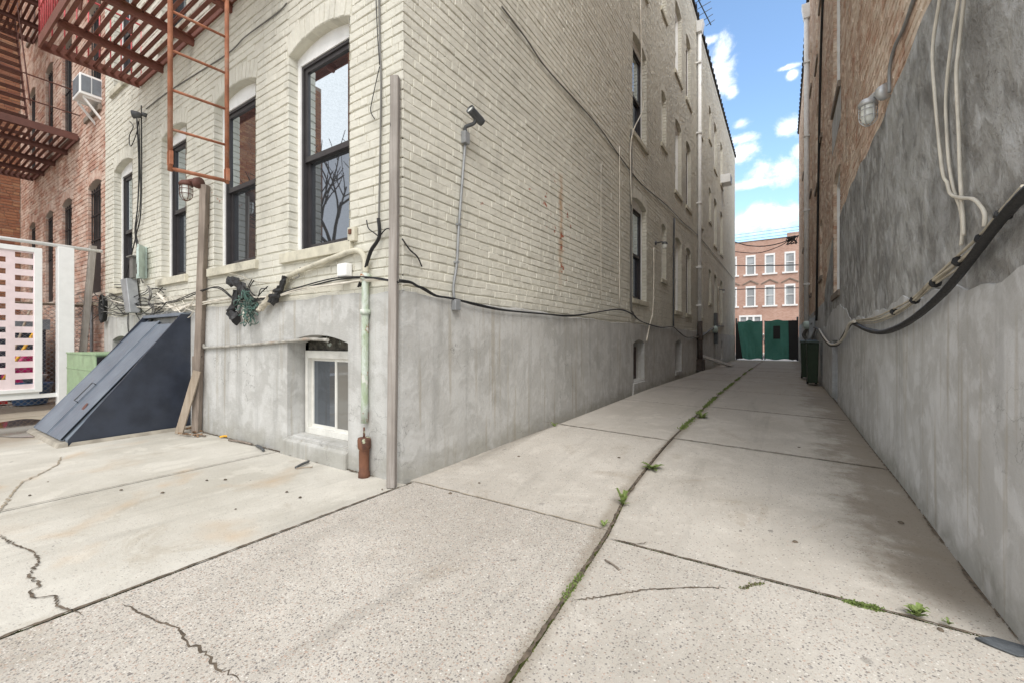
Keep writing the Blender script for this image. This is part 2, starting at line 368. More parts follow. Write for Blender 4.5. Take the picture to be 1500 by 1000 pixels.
M['mint'] = m_plain('mint_plastic', (.50, .60, .56), .5, dirt=(.35, .4, .36))
M['pink'] = m_plain('pink_panel', (.80, .665, .68), .6, var=.05, dirt=(.62, .5, .5), dirt_amt=.4)
M['acgreen'] = m_plain('sage_green_steel', (.30, .42, .25), .5, var=.1, dirt=(.17, .22, .13), dirt_amt=.4)
M['red'] = m_plain('red_plastic', (.40, .025, .022), .4)
M['yellow'] = m_plain('yellow_plastic', (.75, .40, .03), .45)
M['blue'] = m_plain('blue_plastic', (.04, .10, .22), .45)
M['magenta'] = m_plain('magenta_plastic', (.42, .015, .12), .45)
M['slate'] = m_plain('slate_steel', (.17, .19, .215), .5)
M['bin'] = m_plain('bin_green', (.016, .032, .014), .55)
M['copper'] = None
M['soil'] = m_plain('soil_pipe', (.06, .048, .042), .7, var=.3, dirt=(.12, .06, .035), dirt_amt=.5)
M['tar'] = m_plain('tar', (.03, .03, .032), .85)
M['rubber'] = m_plain('rubber', (.02, .02, .021), .75)
M['dark'] = m_plain('dark_inside', (.018, .017, .016), .9)
M['pane_backing'] = m_plain('window_blind', (.66, .66, .64), .8)
M['leaf'] = m_plain('weed_leaf', (.17, .225, .065), .6, var=.35, scale=40)
M['moss'] = m_plain('moss', (.12, .135, .04), .95, var=.5, scale=30)
M['dead'] = m_plain('dead_leaf', (.25, .14, .07), .85, var=.4, scale=40)
def wood(name, c1, c2):
    t = NT(name); w = t.noise(t.pos((40, 40, 1.2)), 1.2, 6, .65, .6); k = t.ramp(t.noise(t.pos(), 3.0, 5, .6), .35, .7)
    c = t.mix(t.ramp(w, .3, .7), c1, c2); c = t.mix(t.math('MULTIPLY', k, .5), c, tuple(x * .72 for x in c1))
    kn = t.ramp(t.noise(t.pos((1, 1, .6)), 13, 1), .74, .78); c = t.mix(kn, c, (.035, .028, .025))
    return t.fin(c, .82, t.bump(w, .5, .006), spec=.25)
M['post'] = wood('weathered_post', (.27, .24, .215), (.40, .37, .34))
M['postbr'] = wood('brown_post', (.21, .17, .14), (.34, .285, .24))
M['plank'] = wood('raw_plank', (.30, .24, .18), (.42, .355, .285))
t = NT('green_patina'); v = t.pos((1, 1, .5)); a = t.noise(v, 9, 6, .7, .5)
c = t.mix(t.ramp(a, .36, .62), (.33, .40, .27), (.55, .60, .55)); c = t.mix(t.ramp(t.noise(v, 14, 6, .7), .56, .62), c, (.30, .12, .05)); c = t.mix(t.ramp(t.noise(v, 7, 3), .62, .66), c, (.60, .61, .56))
M['patina'] = t.fin(c, .8, t.bump(a, .6, .01))
t = NT('rusted_iron'); v = t.pos((1, 1, .6)); a = t.noise(v, 12, 6, .7, .5)
c = t.mix(t.ramp(a, .36, .64), (.085, .042, .032), (.19, .085, .05)); c = t.mix(t.ramp(t.noise(v, 10, 5, .6), .60, .64), c, (.40, .42, .30))
M['rustiron'] = t.fin(c, .85, t.bump(a, .7, .01))

def glass(name, tint, refl, base):
    t = NT(name); f = t.n('LayerWeight'); f.inputs['Blend'].default_value = .5
    d = t.n('BsdfDiffuse'); d.inputs[0].default_value = (*base, 1)
    g = t.n('BsdfGlossy'); g.inputs['Color'].default_value = (*tint, 1); g.inputs['Roughness'].default_value = .015
    h = t.noise(t.pos(), 1.4, 0); t.link(t.bump(h, .04, .0015), g.inputs['Normal'])
    fac = t.math('MINIMUM', t.math('ADD', t.math('MULTIPLY', t.math('POWER', f.outputs['Facing'], 4.0), .75), refl), .95)
    m = t.n('MixShader'); t.link(fac, m.inputs[0]); t.link(d.outputs[0], m.inputs[1]); t.link(g.outputs[0], m.inputs[2])
    t.link(m.outputs[0], t.out.inputs[0]); return t.m
M['glass'] = glass('window_glass', (.82, .90, .97), .62, (.02, .025, .03))
M['glassd'] = glass('screened_glass', (.70, .78, .90), .22, (.04, .042, .045))
M['glassb'] = glass('blind_glass', (.9, .95, 1.0), .12, (.34, .36, .37))
M['glassw'] = glass('curtained_glass', (.8, .82, .84), .16, (.16, .155, .14))
t = NT('lamp_glass'); p = t.fin((.8, .82, .78), .15, spec=.6); M['lampglass'] = p
def green_mesh():
    t = NT('green_screen_mesh'); v = t.pos(); a = t.noise(t.pos((1, 1, .35)), 1.4, 5, .6, .4)
    c = t.mix(t.ramp(a, .35, .7), (.075, .26, .21), (.12, .38, .32)); c = t.mix(t.math('MULTIPLY', t.ramp(t.noise(v, 3, 5), .52, .75), .5), c, (.14, .38, .32))
    return t.fin(c, .75, t.bump(t.noise(t.pos((3, 3, .6)), 3, 4), .5, .05))
M['screen'] = green_mesh()
def tex_brick(name, c1, c2, mc):
    t = NT(name); g = t.n('NewGeometry'); x = t.n('SeparateXYZ'); t.link(g.outputs['Position'], x.inputs[0]); cb = t.n('CombineXYZ')
    t.link(t.math('ADD', x.outputs[0], x.outputs[1]), cb.inputs[0]); t.link(x.outputs[2], cb.inputs[1])
    b = t.n('TexBrick'); t.link(cb.outputs[0], b.inputs['Vector']); b.inputs['Scale'].default_value = 1.0
    b.inputs['Brick Width'].default_value = .215; b.inputs['Row Height'].default_value = .072; b.inputs['Mortar Size'].default_value = .008
    b.inputs['Color1'].default_value = (*c1, 1); b.inputs['Color2'].default_value = (*c2, 1); b.inputs['Mortar'].default_value = (*mc, 1)
    n = t.noise(t.pos(), .6, 6, .65); c = t.mix(t.ramp(n, .4, .75, 0, .45), b.outputs['Color'], tuple(q * .6 for q in c1))
    return t.fin(c, .85, t.bump(b.outputs['Fac'], -.4, .01))
M['street_brick'] = tex_brick('street_red_brick', (.43, .235, .175), (.53, .33, .26), (.50, .41, .35))
# ------------------------------------------------------------------ wall builder
class Op:
    """an opening: u0..u1, sill z0, spring line zs, arch rise"""
    def __init__(s, u0, u1, z0, zs, rise=.09): s.u0, s.u1, s.z0, s.zs, s.rise = u0, u1, z0, zs, rise; s.c = (u0 + u1) / 2; s.hw = (u1 - u0) / 2
    def top(s, u): return s.zs + s.rise * (1 - ((u - s.c) / s.hw) ** 2)

def wall_sheet(mb, B, u0, u1, z0, z1, ops, depth, n=0.0, reveals=True, soffit=True):
    us = sorted({u0, u1, *[q for o in ops for q in (o.u0, o.u1)]}); zs = sorted({z0, z1, *[q for o in ops for q in (o.z0, o.zs, o.zs + o.rise)]})
    us = [q for q in us if u0 <= q <= u1]; zs = [q for q in zs if z0 <= q <= z1]
    for a, b in zip(us, us[1:]):
        for c, d in zip(zs, zs[1:]):
            if b - a < 1e-5 or d - c < 1e-5: continue
            um, zm = (a + b) / 2, (c + d) / 2
            if any(o.u0 < um < o.u1 and o.z0 < zm < o.zs + o.rise for o in ops): continue
            mb.face([B.P(a, c, n), B.P(b, c, n), B.P(b, d, n), B.P(a, d, n)])
    for o in ops:
        K = 10; seg = [o.u0 + (o.u1 - o.u0) * k / K for k in range(K + 1)]
        for a, b in zip(seg, seg[1:]):
            if o.rise > 0: mb.face([B.P(a, o.top(a), n), B.P(b, o.top(b), n), B.P(b, o.zs + o.rise, n), B.P(a, o.zs + o.rise, n)])
            if reveals and soffit: mb.face([B.P(a, o.top(a), n), B.P(b, o.top(b), n), B.P(b, o.top(b), -depth), B.P(a, o.top(a), -depth)])
        if reveals:
            for u in (o.u0, o.u1): mb.face([B.P(u, o.z0, n), B.P(u, o.zs, n), B.P(u, o.zs, -depth), B.P(u, o.z0, -depth)])
            mb.face([B.P(o.u0, o.z0, n), B.P(o.u1, o.z0, n), B.P(o.u1, o.z0, -depth), B.P(o.u0, o.z0, -depth)])

def brick(mb, P, a0, a1, b0, b1, t, fine=True, e=.0065, rnd=.0036):
    """one worn brick on plane map P(a, b, n)"""
    r = R.uniform; b = len(mb.v); t = t * r(.6, 1.2); ea = e * .8; ta, tb = r(-.0009, .0009), r(-.0009, .0009)
    mb.v += [P(a0, b0, 0), P(a1, b0, 0), P(a1, b1, 0), P(a0, b1, 0)]
    if fine: mb.v += [P(a0 + .001, b0 + .001, t * .62), P(a1 - .001, b0 + .001, t * .62), P(a1 - .001, b1 - .001, t * .62), P(a0 + .001, b1 - .001, t * .62)]
    mb.v += [P(a0 + ea + r(-.001, .002), b0 + e + r(-rnd, rnd), t + ta + tb), P(a1 - ea + r(-.002, .001), b0 + e + r(-rnd, rnd), t - ta + tb),
             P(a1 - ea + r(-.002, .001), b1 - e + r(-rnd, rnd), t - ta - tb), P(a0 + ea + r(-.001, .002), b1 - e + r(-rnd, rnd), t + ta - tb)]
    L = 3 if fine else 2
    for k in range(L - 1):
        for j in range(4):
            q = (j + 1) % 4; mb.f.append((b + 4 * k + j, b + 4 * k + q, b + 4 * k + 4 + q, b + 4 * k + 4 + j)); mb.sm.append(False)
    k = 4 * (L - 1); mb.f.append((b + k, b + k + 1, b + k + 2, b + k + 3)); mb.sm.append(False)

CO = .0765
def brick_field(mb, B, u0, u1, z0, z1, ops, t=.010, fine=lambda u, z: True, joint=.0075, vous=.2, jambs=0.0, skip=None, zbase=1.395):
    k0 = int(math.ceil((z0 - zbase) / CO)); k1 = int((z1 - zbase) / CO)
    for k in range(k0, k1):
        zb = zbase + k * CO; zt = zb + CO - joint; zm = (zb + zt) / 2
        header = k % 6 == 4; L = .104 if header else .208
        ex = []
        for o in ops:
            if o.z0 - .02 < zm < o.zs: ex.append((o.u0, o.u1))
            elif o.zs <= zm < o.zs + vous + o.rise and o.rise > 0:
                hw = o.hw + (.03 if zm < o.zs + vous else 0)
                if zm > o.zs + vous: hw = o.hw * math.sqrt(max(0, 1 - (zm - o.zs - vous) / o.rise))
                ex.append((o.c - hw, o.c + hw))
            elif o.rise == 0 and o.zs <= zm < o.zs + .2: ex.append((o.u0 - .1, o.u1 + .1))
        u = u0 - (0 if header else (.105 if k % 2 else 0)) ; ph = R.uniform(0, 6.28)
        first = True
        while u < u1:
            ln = L * R.uniform(.86, 1.14); a, b = max(u, u0), min(u + ln - joint * .5, u1)
            u += ln
            if b - a < .02: continue
            segs = [(a, b)]
            for x0, x1 in ex:
                ns = []
                for s0, s1 in segs:
                    if s1 <= x0 or s0 >= x1: ns.append((s0, s1)); continue
                    if s0 < x0: ns.append((s0, x0))
                    if s1 > x1: ns.append((x1, s1))
                segs = ns
            for s0, s1 in segs:
                if s1 - s0 < .025: continue
                if skip and skip((s0 + s1) / 2, zm): continue
                w = .004 * math.sin(s0 * 1.7 + ph) + R.uniform(-.0028, .0028)
                brick(mb, B.P, s0, s1, zb + w, zt + w, t, fine((s0 + s1) / 2, zm))
    for o in ops:
        if o.rise > 0 and vous:
            n = max(6, int((o.u1 - o.u0) / .074))
            for i in range(n):
                ua, ub = o.u0 + (o.u1 - o.u0) * i / n, o.u0 + (o.u1 - o.u0) * (i + 1) / n
                def P(a, b, nn, ua=ua, ub=ub, o=o):
                    uu = ua + (ub - ua) * a; lean = (uu - o.c) / o.hw * .05
                    return B.P(uu + lean * b, o.top(min(max(uu, o.u0), o.u1)) + b * (vous - .01), nn)
                bi = len(mb.v); brick(mb, P, .03, .97, .0, 1.0, t * .9, False, .035, .01)
        if jambs:
            k = int((o.z0 - zbase) / CO)
            while zbase + k * CO < o.zs:
                zb = max(o.z0 + .003, zbase + k * CO); zt = min(zbase + (k + 1) * CO - joint, o.zs); k += 1
                if zt - zb < .02: continue
                for u, sg in ((o.u0, 1), (o.u1, -1)):
                    def P(a, b, nn, u=u, sg=sg): return B.P(u + sg * nn, b, -a)
                    brick(mb, P, -.012, jambs - .003, zb, zt, .009, False, .006, .002)

def window(parent, B, o, style='dark', depth=.10, casing=True, sillm='sill', label=None, sill=True, wcas='white'):
    """arched double hung window set into opening o"""
    c = MB(); D = depth
    cw = .055 if casing else .01
    for u0, u1 in ((o.u0, o.u0 + cw), (o.u1 - cw, o.u1)): c.wbox(B, u0, u1, o.z0, o.zs, -D - .06, -D + .012)
    K = 10
    hb = o.zs - .075 if o.rise else o.zs - cw
    for k in range(K):
        a, b = o.u0 + 2 * o.hw * k / K, o.u0 + 2 * o.hw * (k + 1) / K
        c.hexa([B.P(a, hb, -D - .06), B.P(b, hb, -D - .06), B.P(b, hb, -D + .01), B.P(a, hb, -D + .01),
                B.P(a, o.top(a) + .004, -D - .06), B.P(b, o.top(b) + .004, -D - .06), B.P(b, o.top(b) + .004, -D + .01), B.P(a, o.top(a) + .004, -D + .01)])
    w = c.build('window', M[wcas], parent); 
    if label: w['label'] = label
    u0, u1, z0, z1 = o.u0 + cw, o.u1 - cw, o.z0 + .012, hb
    sm = {'dark': 'sash', 'white': 'white2', 'brown': 'sashbr', 'pane_backing': 'white2'}[style]
    s = MB(); f = .028
    s.wbox(B, u0, u0 + f, z0, z1, -D - .09, -D - .002); s.wbox(B, u1 - f, u1, z0, z1, -D - .09, -D - .002)
    s.wbox(B, u0 + f, u1 - f, z1 - f, z1, -D - .09, -D - .002); s.wbox(B, u0 + f, u1 - f, z0, z0 + f, -D - .09, -D - .002)
    zm = z0 + (z1 - z0) * .49; r = .042
    for (za, zb, nf) in ((zm - .01, z1 - f, -D - .018), (z0 + f, zm + .03, -D - .05)):
        a, b = u0 + f, u1 - f
        s.wbox(B, a, a + r, za, zb, nf - .03, nf); s.wbox(B, b - r, b, za, zb, nf - .03, nf)
        s.wbox(B, a + r, b - r, zb - r, zb, nf - .03, nf); s.wbox(B, a + r, b - r, za, za + r * 1.25, nf - .03, nf)
    s.build('sash', M[sm], w)
    for (za, zb, nf, gm) in ((zm + .03, z1 - f - r, -D - .035, {'dark': 'glass', 'white': 'glassb', 'brown': 'glassw', 'pane_backing': 'glassb'}[style]),
                             (z0 + f + r, zm - .01, -D - .067, {'dark': 'glassd', 'white': 'glassw', 'brown': 'glassd', 'pane_backing': 'glassb'}[style])):
        p = MB(); p.wbox(B, u0 + f + r - .004, u1 - f - r + .004, za - .004, zb + .004, nf - .004, nf); p.build('pane', M[gm], w)
    b = MB(); b.wbox(B, o.u0 + .001, o.u1 - .001, o.z0, o.zs, -D - .16, -D - .15); b.build('pane_backing', M['dark'], w)  # dark sheet behind the panes, its colour standing in for the unlit room
    if sill:
        q = MB(); h = .105
        q.hexa([B.P(o.u0 - .09, o.z0 - h, -.08), B.P(o.u1 + .06, o.z0 - h, -.08), B.P(o.u1 + .06, o.z0 - h, .05), B.P(o.u0 - .09, o.z0 - h, .05),
                B.P(o.u0 - .09, o.z0 + .004, -.08), B.P(o.u1 + .06, o.z0 + .004, -.08), B.P(o.u1 + .06, o.z0 - .008, .05), B.P(o.u0 - .09, o.z0 - .008, .05)])
        q.wbox(B, o.u0, o.u1, o.z0 - .01, o.z0 + .012, -D - .06, -.08)
        q.build('sill', M[sillm], w, bevel=.006)
    return w

def wavy_band(mb, B, u0, u1, z0, zfun, n0, step=.14):
    """stucco skin from z0 up to an uneven top edge, with a thin lip"""
    u = u0; pts = []
    while u < u1 - 1e-6: pts.append(u); u += step
    pts.append(u1); tops = [zfun(q) for q in pts]
    for (a, b, za, zb) in zip(pts, pts[1:], tops, tops[1:]):
        mb.face([B.P(a, z0, n0), B.P(b, z0, n0), B.P(b, zb, n0 * .9), B.P(a, za, n0 * .9)])
        mb.face([B.P(a, za, n0 * .9), B.P(b, zb, n0 * .9), B.P(b, zb + .012, -.002), B.P(a, za + .012, -.002)])

def light_block_core(parent, x0, x1, y0, y1, zt, m='tar', zb=-.05):
    c = MB(); c.box(x0, x1, y0, y1, zb, zt - .25); c.build('added_core', M['dark'], parent)  # unseen dark box added inside the building to block light

# ------------------------------------------------------------------ the cream painted building
cream = thing('painted_brick_building', 'cream painted brick apartment building with grey stucco base at the left corner of the driveway', 'building', (-6, 10, 0))
ZT = 12.05
Fz = {0: (1.975, 3.93), 1: (5.27, 7.23), 2: (8.57, 10.53)}
fac_cols = [(-4.13, -3.165), (-5.75, -4.757), (-7.368, -6.525), (-9.40, -8.51)]
fops = [Op(a, b, Fz[l][0], Fz[l][1]) for l in Fz for a, b in fac_cols]
bas_f = [Op(-4.12, -3.167, .165, 1.085, .075), Op(-9.40, -8.55, .75, 1.12, .07)]
side_cols = [(8.3, 9.3), (10.65, 11.15), (12.2, 13.05), (13.75, 14.55), (16.1, 16.85), (18.45, 19.1), (19.95, 20.85), (22.1, 23.0)]
sops = []
for l in Fz:
    for i, (a, b) in enumerate(side_cols):
        z0, zs = Fz[l]
        if i in (1, 5): z0 += .68
        sops.append(Op(a, b, z0 - (.02 if l == 0 else 0), zs))
bas_s = [Op(8.3, 9.08, .30, 1.06, .08), Op(12.15, 13.0, .26, 1.06, .09), Op(16.2, 16.85, .3, 1.06, .08), Op(19.9, 20.6, .3, 1.06, .08), Op(22.2, 22.9, .3, 1.06, .08)]
XW = -9.84
w = MB(); wall_sheet(w, BF, XW, XL - .006, 1.30, ZT, fops, .16); w0 = w
w = MB(); brick_field(w, BF, XW, XL + .012, 1.40, ZT, fops, jambs=.10, fine=lambda u, z: z < 6); multi('brick_wall', [(w, M['cream']), (w0, M['cream_mortar'])], cream)
w = MB(); wall_sheet(w, BL, YF + .006, YE, 1.30, ZT + .1, sops, .16); w0 = w
w = MB(); brick_field(w, BL, YF - .010, YE, 1.40, ZT + .1, sops, jambs=.10, fine=lambda u, z: u < 8 and z < 8, t=.0098); multi('brick_wall', [(w, M['cream']), (w0, M['cream_mortar'])], cream)
# stucco base: flat sheets with openings up to 1.36, then an uneven lip over the lowest brick course
def topf(u): return 1.50 + .012 * math.sin(u * 5.1) + .008 * math.sin(u * 13.7) - .006 * (u < -6)
def tops(u): return 1.475 - .012 * min(4, max(0, u - 2.3)) + (.02 * min(1, max(0, (u - 6) / 3))) + .010 * math.sin(u * 3.3) + .006 * math.sin(u * 11.3)
w = MB(); wall_sheet(w, BF, XW, XL + .022, -.08, 1.36, bas_f, .17, n=.022); wavy_band(w, BF, XW, XL + .022, 1.36, topf, .022)
w.build('stucco_base', M['stucco'], cream)
w = MB(); wall_sheet(w, BL, YF - .022, YE, -.08, 1.36, bas_s, .2, n=.022); wavy_band(w, BL, YF - .022, YE, 1.36, tops, .022); w.build('stucco_base', M['stucco'], cream)
# windows
for i, o in enumerate(fops):
    window(cream, BF, o, 'dark')
for i, o in enumerate(sops):
    k = i % 8
    window(cream, BL, o, 'dark' if k in (0,) else ('brown' if k in (3, 6) else 'white'), sillm='sill')
M['offwhite'] = m_plain('dull_white_vinyl', (.70, .69, .645), .5, var=.06, dirt=(.45, .43, .38), dirt_amt=.4)
def slider(parent, B, o, depth=.15, m='offwhite', label=None):
    u0, u1, z0, z1 = o.u0 + .02, o.u1 - .005, o.z0 + .012, o.zs - .075
    s = MB(); D = depth; f = .04
    s.wbox(B, u0, u0 + f, z0, z1, -D - .07, -D); s.wbox(B, u1 - f, u1, z0, z1, -D - .07, -D)
    s.wbox(B, u0 + f, u1 - f, z0, z0 + .06, -D - .07, -D); s.wbox(B, u0 + f, u1 - f, z1 - .075, z1, -D - .07, -D)
    w = s.build('window', M[m], parent, bevel=.004); um = (u0 + u1) / 2 + .02
    if label: w['label'] = label
    q = MB(); g = .028
    for a, b, n in ((u0 + f, um + .015, -D - .05), (um - .02, u1 - f, -D - .022)):
        q.wbox(B, a, a + g, z0 + .06, z1 - .075, n - .02, n); q.wbox(B, b - g, b, z0 + .06, z1 - .075, n - .02, n)
        q.wbox(B, a + g, b - g, z0 + .06, z0 + .06 + g, n - .02, n); q.wbox(B, a + g, b - g, z1 - .075 - g, z1 - .075, n - .02, n)
    q.build('sash', M[m], w)
    for a, b, n, gm in ((u0 + f + g, um + .015 - g, -D - .06, 'glassd'), (um - .02 + g, u1 - f - g, -D - .032, 'glassw')):
        p = MB(); p.wbox(B, a - .003, b + .003, z0 + .06 + g - .003, z1 - .075 - g + .003, n - .004, n); p.build('pane', M[gm], w)
    p = MB()
    for k in range(8):
        a, b = o.u0 + 2 * o.hw * k / 8, o.u0 + 2 * o.hw * (k + 1) / 8
        p.hexa([B.P(a, z1, -D - .08), B.P(b, z1, -D - .08), B.P(b, z1, -D - .05), B.P(a, z1, -D - .05), B.P(a, o.top(a), -D - .08), B.P(b, o.top(b), -D - .08), B.P(b, o.top(b), -D - .05), B.P(a, o.top(a), -D - .05)])
    p.wbox(B, o.u0, u0 + .002, o.z0, z1, -D - .08, -D - .03)
    p.build('lintel', M['lintel'], w)
    c = MB(); c.hexa([B.P(o.u0 - .10, -.04, -.02), B.P(o.u1 + .0, -.04, -.02), B.P(o.u1 + .0, -.04, .052), B.P(o.u0 - .10, -.04, .052),
                      B.P(o.u0 - .03, o.z0 + .006, -.02), B.P(o.u1 + .0, o.z0 + .006, -.02), B.P(o.u1 + .0, o.z0 - .035, .050), B.P(o.u0 - .03, o.z0 - .03, .050)])
    c.wbox(B, o.u0, o.u1, o.z0 - .03, o.z0 + .012, -D - .09, -.02)
    c.build('sill', M['stucco'], w, bevel=.006); return w
slider(cream, BF, bas_f[0], label='white sliding basement window with a screen')
slider(cream, BL, bas_s[0], m='sashbr')
p = MB(); p.wbox(BF, -9.40, -8.55, .75, 1.2, -.2, -.19); p.build('basement_window', M['sash'], cream)
for o in bas_s[1:]:
    p = MB(); p.wbox(BL, o.u0, o.u1, o.z0, o.zs + o.rise, -.22, -.21); p.wbox(BL, o.u0, o.u0 + .05, o.z0, o.zs, -.21, -.16); p.wbox(BL, o.u1 - .05, o.u1, o.z0, o.zs, -.21, -.16); d = p.build('basement_window', M['sash'], cream)
    c = MB(); c.wbox(BL, o.u0 - .03, o.u1 + .03, o.z0 - .09, o.z0 + .004, -.2, .05); c.build('sill', M['stucco'], d)
light_block_core(cream, XW + .02, XL - .30, YF + .30, YE - .1, ZT)
# roof edge: coping with a tar flashing, the roof slopes up to the street
r = MB()
r.hexa([(XW, YF - .06, ZT - .02), (XL + .07, YF - .06, ZT - .02), (XL + .07, YE, ZT + .35), (XW, YE, ZT + .35),
        (XW, YF - .06, ZT + .06), (XL + .07, YF - .06, ZT + .06), (XL + .07, YE, ZT + .43), (XW, YE, ZT + .43)])
for k in range(60):
    y = YF + (YE - YF) * (k + .5) / 60; z = ZT + .37 * (y - YF) / (YE - YF)
    r.box(XL + .07, XL + .095, y - .05, y + .05, z - .01, z + .10)
r.build('roof', M['tar'], cream)
g = MB(); g.face([BL.P(YF, ZT - .05, .016), BL.P(YE, ZT - .05, .016), BL.P(YE, ZT + .36, .016), BL.P(YF, ZT - .01, .016)]); g.build('parapet', M['cream'], cream)
# front (street) end wall
g = MB(); g.box(XW, XL - .002, YE, YE + .02, -.08, ZT + .36); g.build('end_wall', M['street_brick'], cream)
# downspout on the alley wall
d = MB(); d.tube([BL.P(15.62, 11.7, .10), BL.P(15.62, 1.75, .10)], .062, 10, 1)
d.hexa([BL.P(15.5, 11.65, .02), BL.P(15.74, 11.65, .02), BL.P(15.74, 11.65, .18), BL.P(15.5, 11.65, .18), BL.P(15.46, 12.0, .02), BL.P(15.78, 12.0, .02), BL.P(15.78, 12.0, .24), BL.P(15.46, 12.0, .24)])
for z in (10.6, 8.2, 5.8, 3.6, 2.3): d.wbox(BL, 15.53, 15.71, z, z + .05, .0, .168)
ds = d.build('downspout', M['white'], cream)
d = MB(); d.tube([BL.P(15.62, 1.78, .11), BL.P(15.62, .16, .12)], .085, 10, 1); d.wbox(BL, 15.5, 15.74, 1.15, 1.3, .0, .2); d.wbox(BL, 15.45, 15.8, .12, .5, .02, .25); d.build('drain_pipe', M['soil'], ds)
# painted green pipe by the corner with a rusty cast iron stub
d = MB(); d.tube([BF.P(-2.90, 1.66, .05), BF.P(-2.90, 1.1, .055), BF.P(-2.905, .43, .055)], .029, 10, 3, .03); d.lathe(BF.P(-2.90, 1.34, .052), [(.043, -.02), (.043, .02)], 12, caps=True); d.lathe(BF.P(-2.90, 1.62, .05), [(.043, -.015), (.043, .03)], 12, caps=True)
gp = d.build('vent_pipe', M['patina'], cream)
d = MB(); d.lathe(BF.P(-2.885, -.02, .075), [(.047, 0), (.046, .05), (.040, .07), (.041, .24), (.051, .25), (.053, .315), (.049, .335), (.012, .34)], 16, caps=True)
d.lathe(BF.P(-2.885, .30, .075), [(.010, 0), (.007, .10)], 8, caps=True); d.build('pipe_stub', M['rustiron'], gp)
# painted iron pipe looping under the corner window
d = MB(); d.tube([BF.P(-4.30, 1.52, .035), BF.P(-4.12, 1.68, .04), BF.P(-4.04, 1.735, .045), BF.P(-3.6, 1.80, .05), BF.P(-3.12, 1.86, .05), BF.P(-2.98, 1.85, .05), BF.P(-2.91, 1.78, .05), BF.P(-2.90, 1.66, .05)], .024, 8, 5, .04)
d.build('painted_pipe', M['sill'], gp)

# ------------------------------------------------------------------ right-hand building
tan = thing('tan_brick_building', 'smeared tan brick building with a dark parged lower wall on the driveway\'s right side', 'building', (4, 10, 0))
rw = [(8.35, 9.4), (12.0, 12.7), (13.4, 14.2), (16.2, 16.9), (19.6, 20.4), (22.3, 23.2)]
rops = []
for l in Fz:
    for i, (a, b) in enumerate(rw):
        z0, zs = Fz[l]
        if i in (1, 3): z0 += .7
        rops.append(Op(a, b, z0 - .06 if l == 0 else z0 - .1, zs - (.05 if l == 0 else .0)))
rbas = [Op(8.5, 9.4, .10, 1.12, 0), Op(11.6, 12.2, .3, 1.08, 0), Op(15.4, 16.1, .3, 1.08, 0)]
Y0R = 2.2
w = MB(); wall_sheet(w, BR, Y0R, YE, 1.2, 12.6, rops, .16); w0 = w
w = MB(); brick_field(w, BR, Y0R, YE, 1.40, 12.6, rops, t=.011, fine=lambda u, z: False, jambs=.045, skip=lambda u, z: (z < 3.0 and u < 10.9) or z < 1.5)
multi('brick_wall', [(w, M['tan_brick']), (w0, M['tan_mortar'])], tan)
def ptop(u): return (3.10 + .03 * math.sin(u * 2.1) + .02 * math.sin(u * 7.3)) if u < 9.4 else (2.95 - (u - 9.4) * .45 + .03 * math.sin(u * 6)) if u < 11.2 else 1.9
pw = MB(); gops = [o for o in rops[:6]]
def clip_band(mb, B, u0, u1, zlo, zhi, n):
    step = .12; u = u0
    while u < u1:
        b = min(u + step, u1); um = (u + b) / 2; ivs = [(zlo(um), zhi(um))]
        for o in gops:
            if o.u0 < um < o.u1:
                ivs = [(a, min(c, o.z0)) for a, c in ivs] + [(max(a, o.top(um)), c) for a, c in ivs]
        for a, c in ivs:
            if c - a < .01: continue
            la, lb = (zhi(u), zhi(b)) if abs(c - zhi(um)) < 1e-6 else (c, c)
            mb.face([B.P(u, a, n), B.P(b, a, n), B.P(b, lb, n), B.P(u, la, n)])
            if abs(c - zhi(um)) < 1e-6: mb.face([B.P(u, la, n), B.P(b, lb, n), B.P(b, lb + .02, -.001), B.P(u, la + .02, -.001)])
        u = b
gs = {o.u0 for o in gops} | {o.u1 for o in gops}
edges = sorted({Y0R, 11.25, *[q for q in gs if Y0R < q < 11.25]})
for a, b in zip(edges, edges[1:]): clip_band(pw, BR, a, b, lambda u: 1.30, ptop, .018)
pw.build('parged_wall', M['parging'], tan)
def stop(u):
    base = 1.38 + .025 * math.sin(u * 1.9) + .018 * math.sin(u * 6.1 + 1) + .012 * math.sin(u * 17)
    if 7.2 < u < 10.6: base += .30 * math.sin((u - 7.2) / 3.4 * math.pi) ** .6
    return base
w = MB(); wall_sheet(w, BR, Y0R, YE, -.08, 1.30, rbas, .25, n=.028); wavy_band(w, BR, Y0R, YE, 1.30, lambda u: stop(u), .028, .07); w.build('stucco_base', M['stucco_right'], tan)
w = MB(); w.wbox(BR, 11.25, YE, 1.3, 1.95, -.01, .016); w.build('stucco_band', M['stucco_right'], tan)
for i, o in enumerate(rops): window(tan, BR, o, 'white', sillm='sillbrown', depth=.05)
for o in rbas:
    p = MB(); p.wbox(BR, o.u0, o.u1, o.z0, o.zs, -.27, -.26); p.wbox(BR, o.u0, o.u0 + .06, o.z0, o.zs, -.26, -.2); d = p.build('basement_door', M['soil'], tan)
p = MB()     # grey cement patch under the second-floor window
p.face([BR.P(8.2, 4.55, .014), BR.P(9.6, 4.45, .014), BR.P(9.6, 5.05, .014), BR.P(8.2, 5.05, .014)])
p.build('cement_patch', M['stucco_right'], tan)
light_block_core(tan, XR + .32, 7.5, Y0R + .3, YE - .1, 12.6)
g = MB(); g.box(XR + .002, 7.8, Y0R - .02, Y0R, -.08, 12.6); g.build('end_wall', M['stucco_right'], tan)
g = MB(); g.box(XR + .002, 7.8, YE, YE + .02, -.08, 13); g.build('end_wall', M['street_brick'], tan)
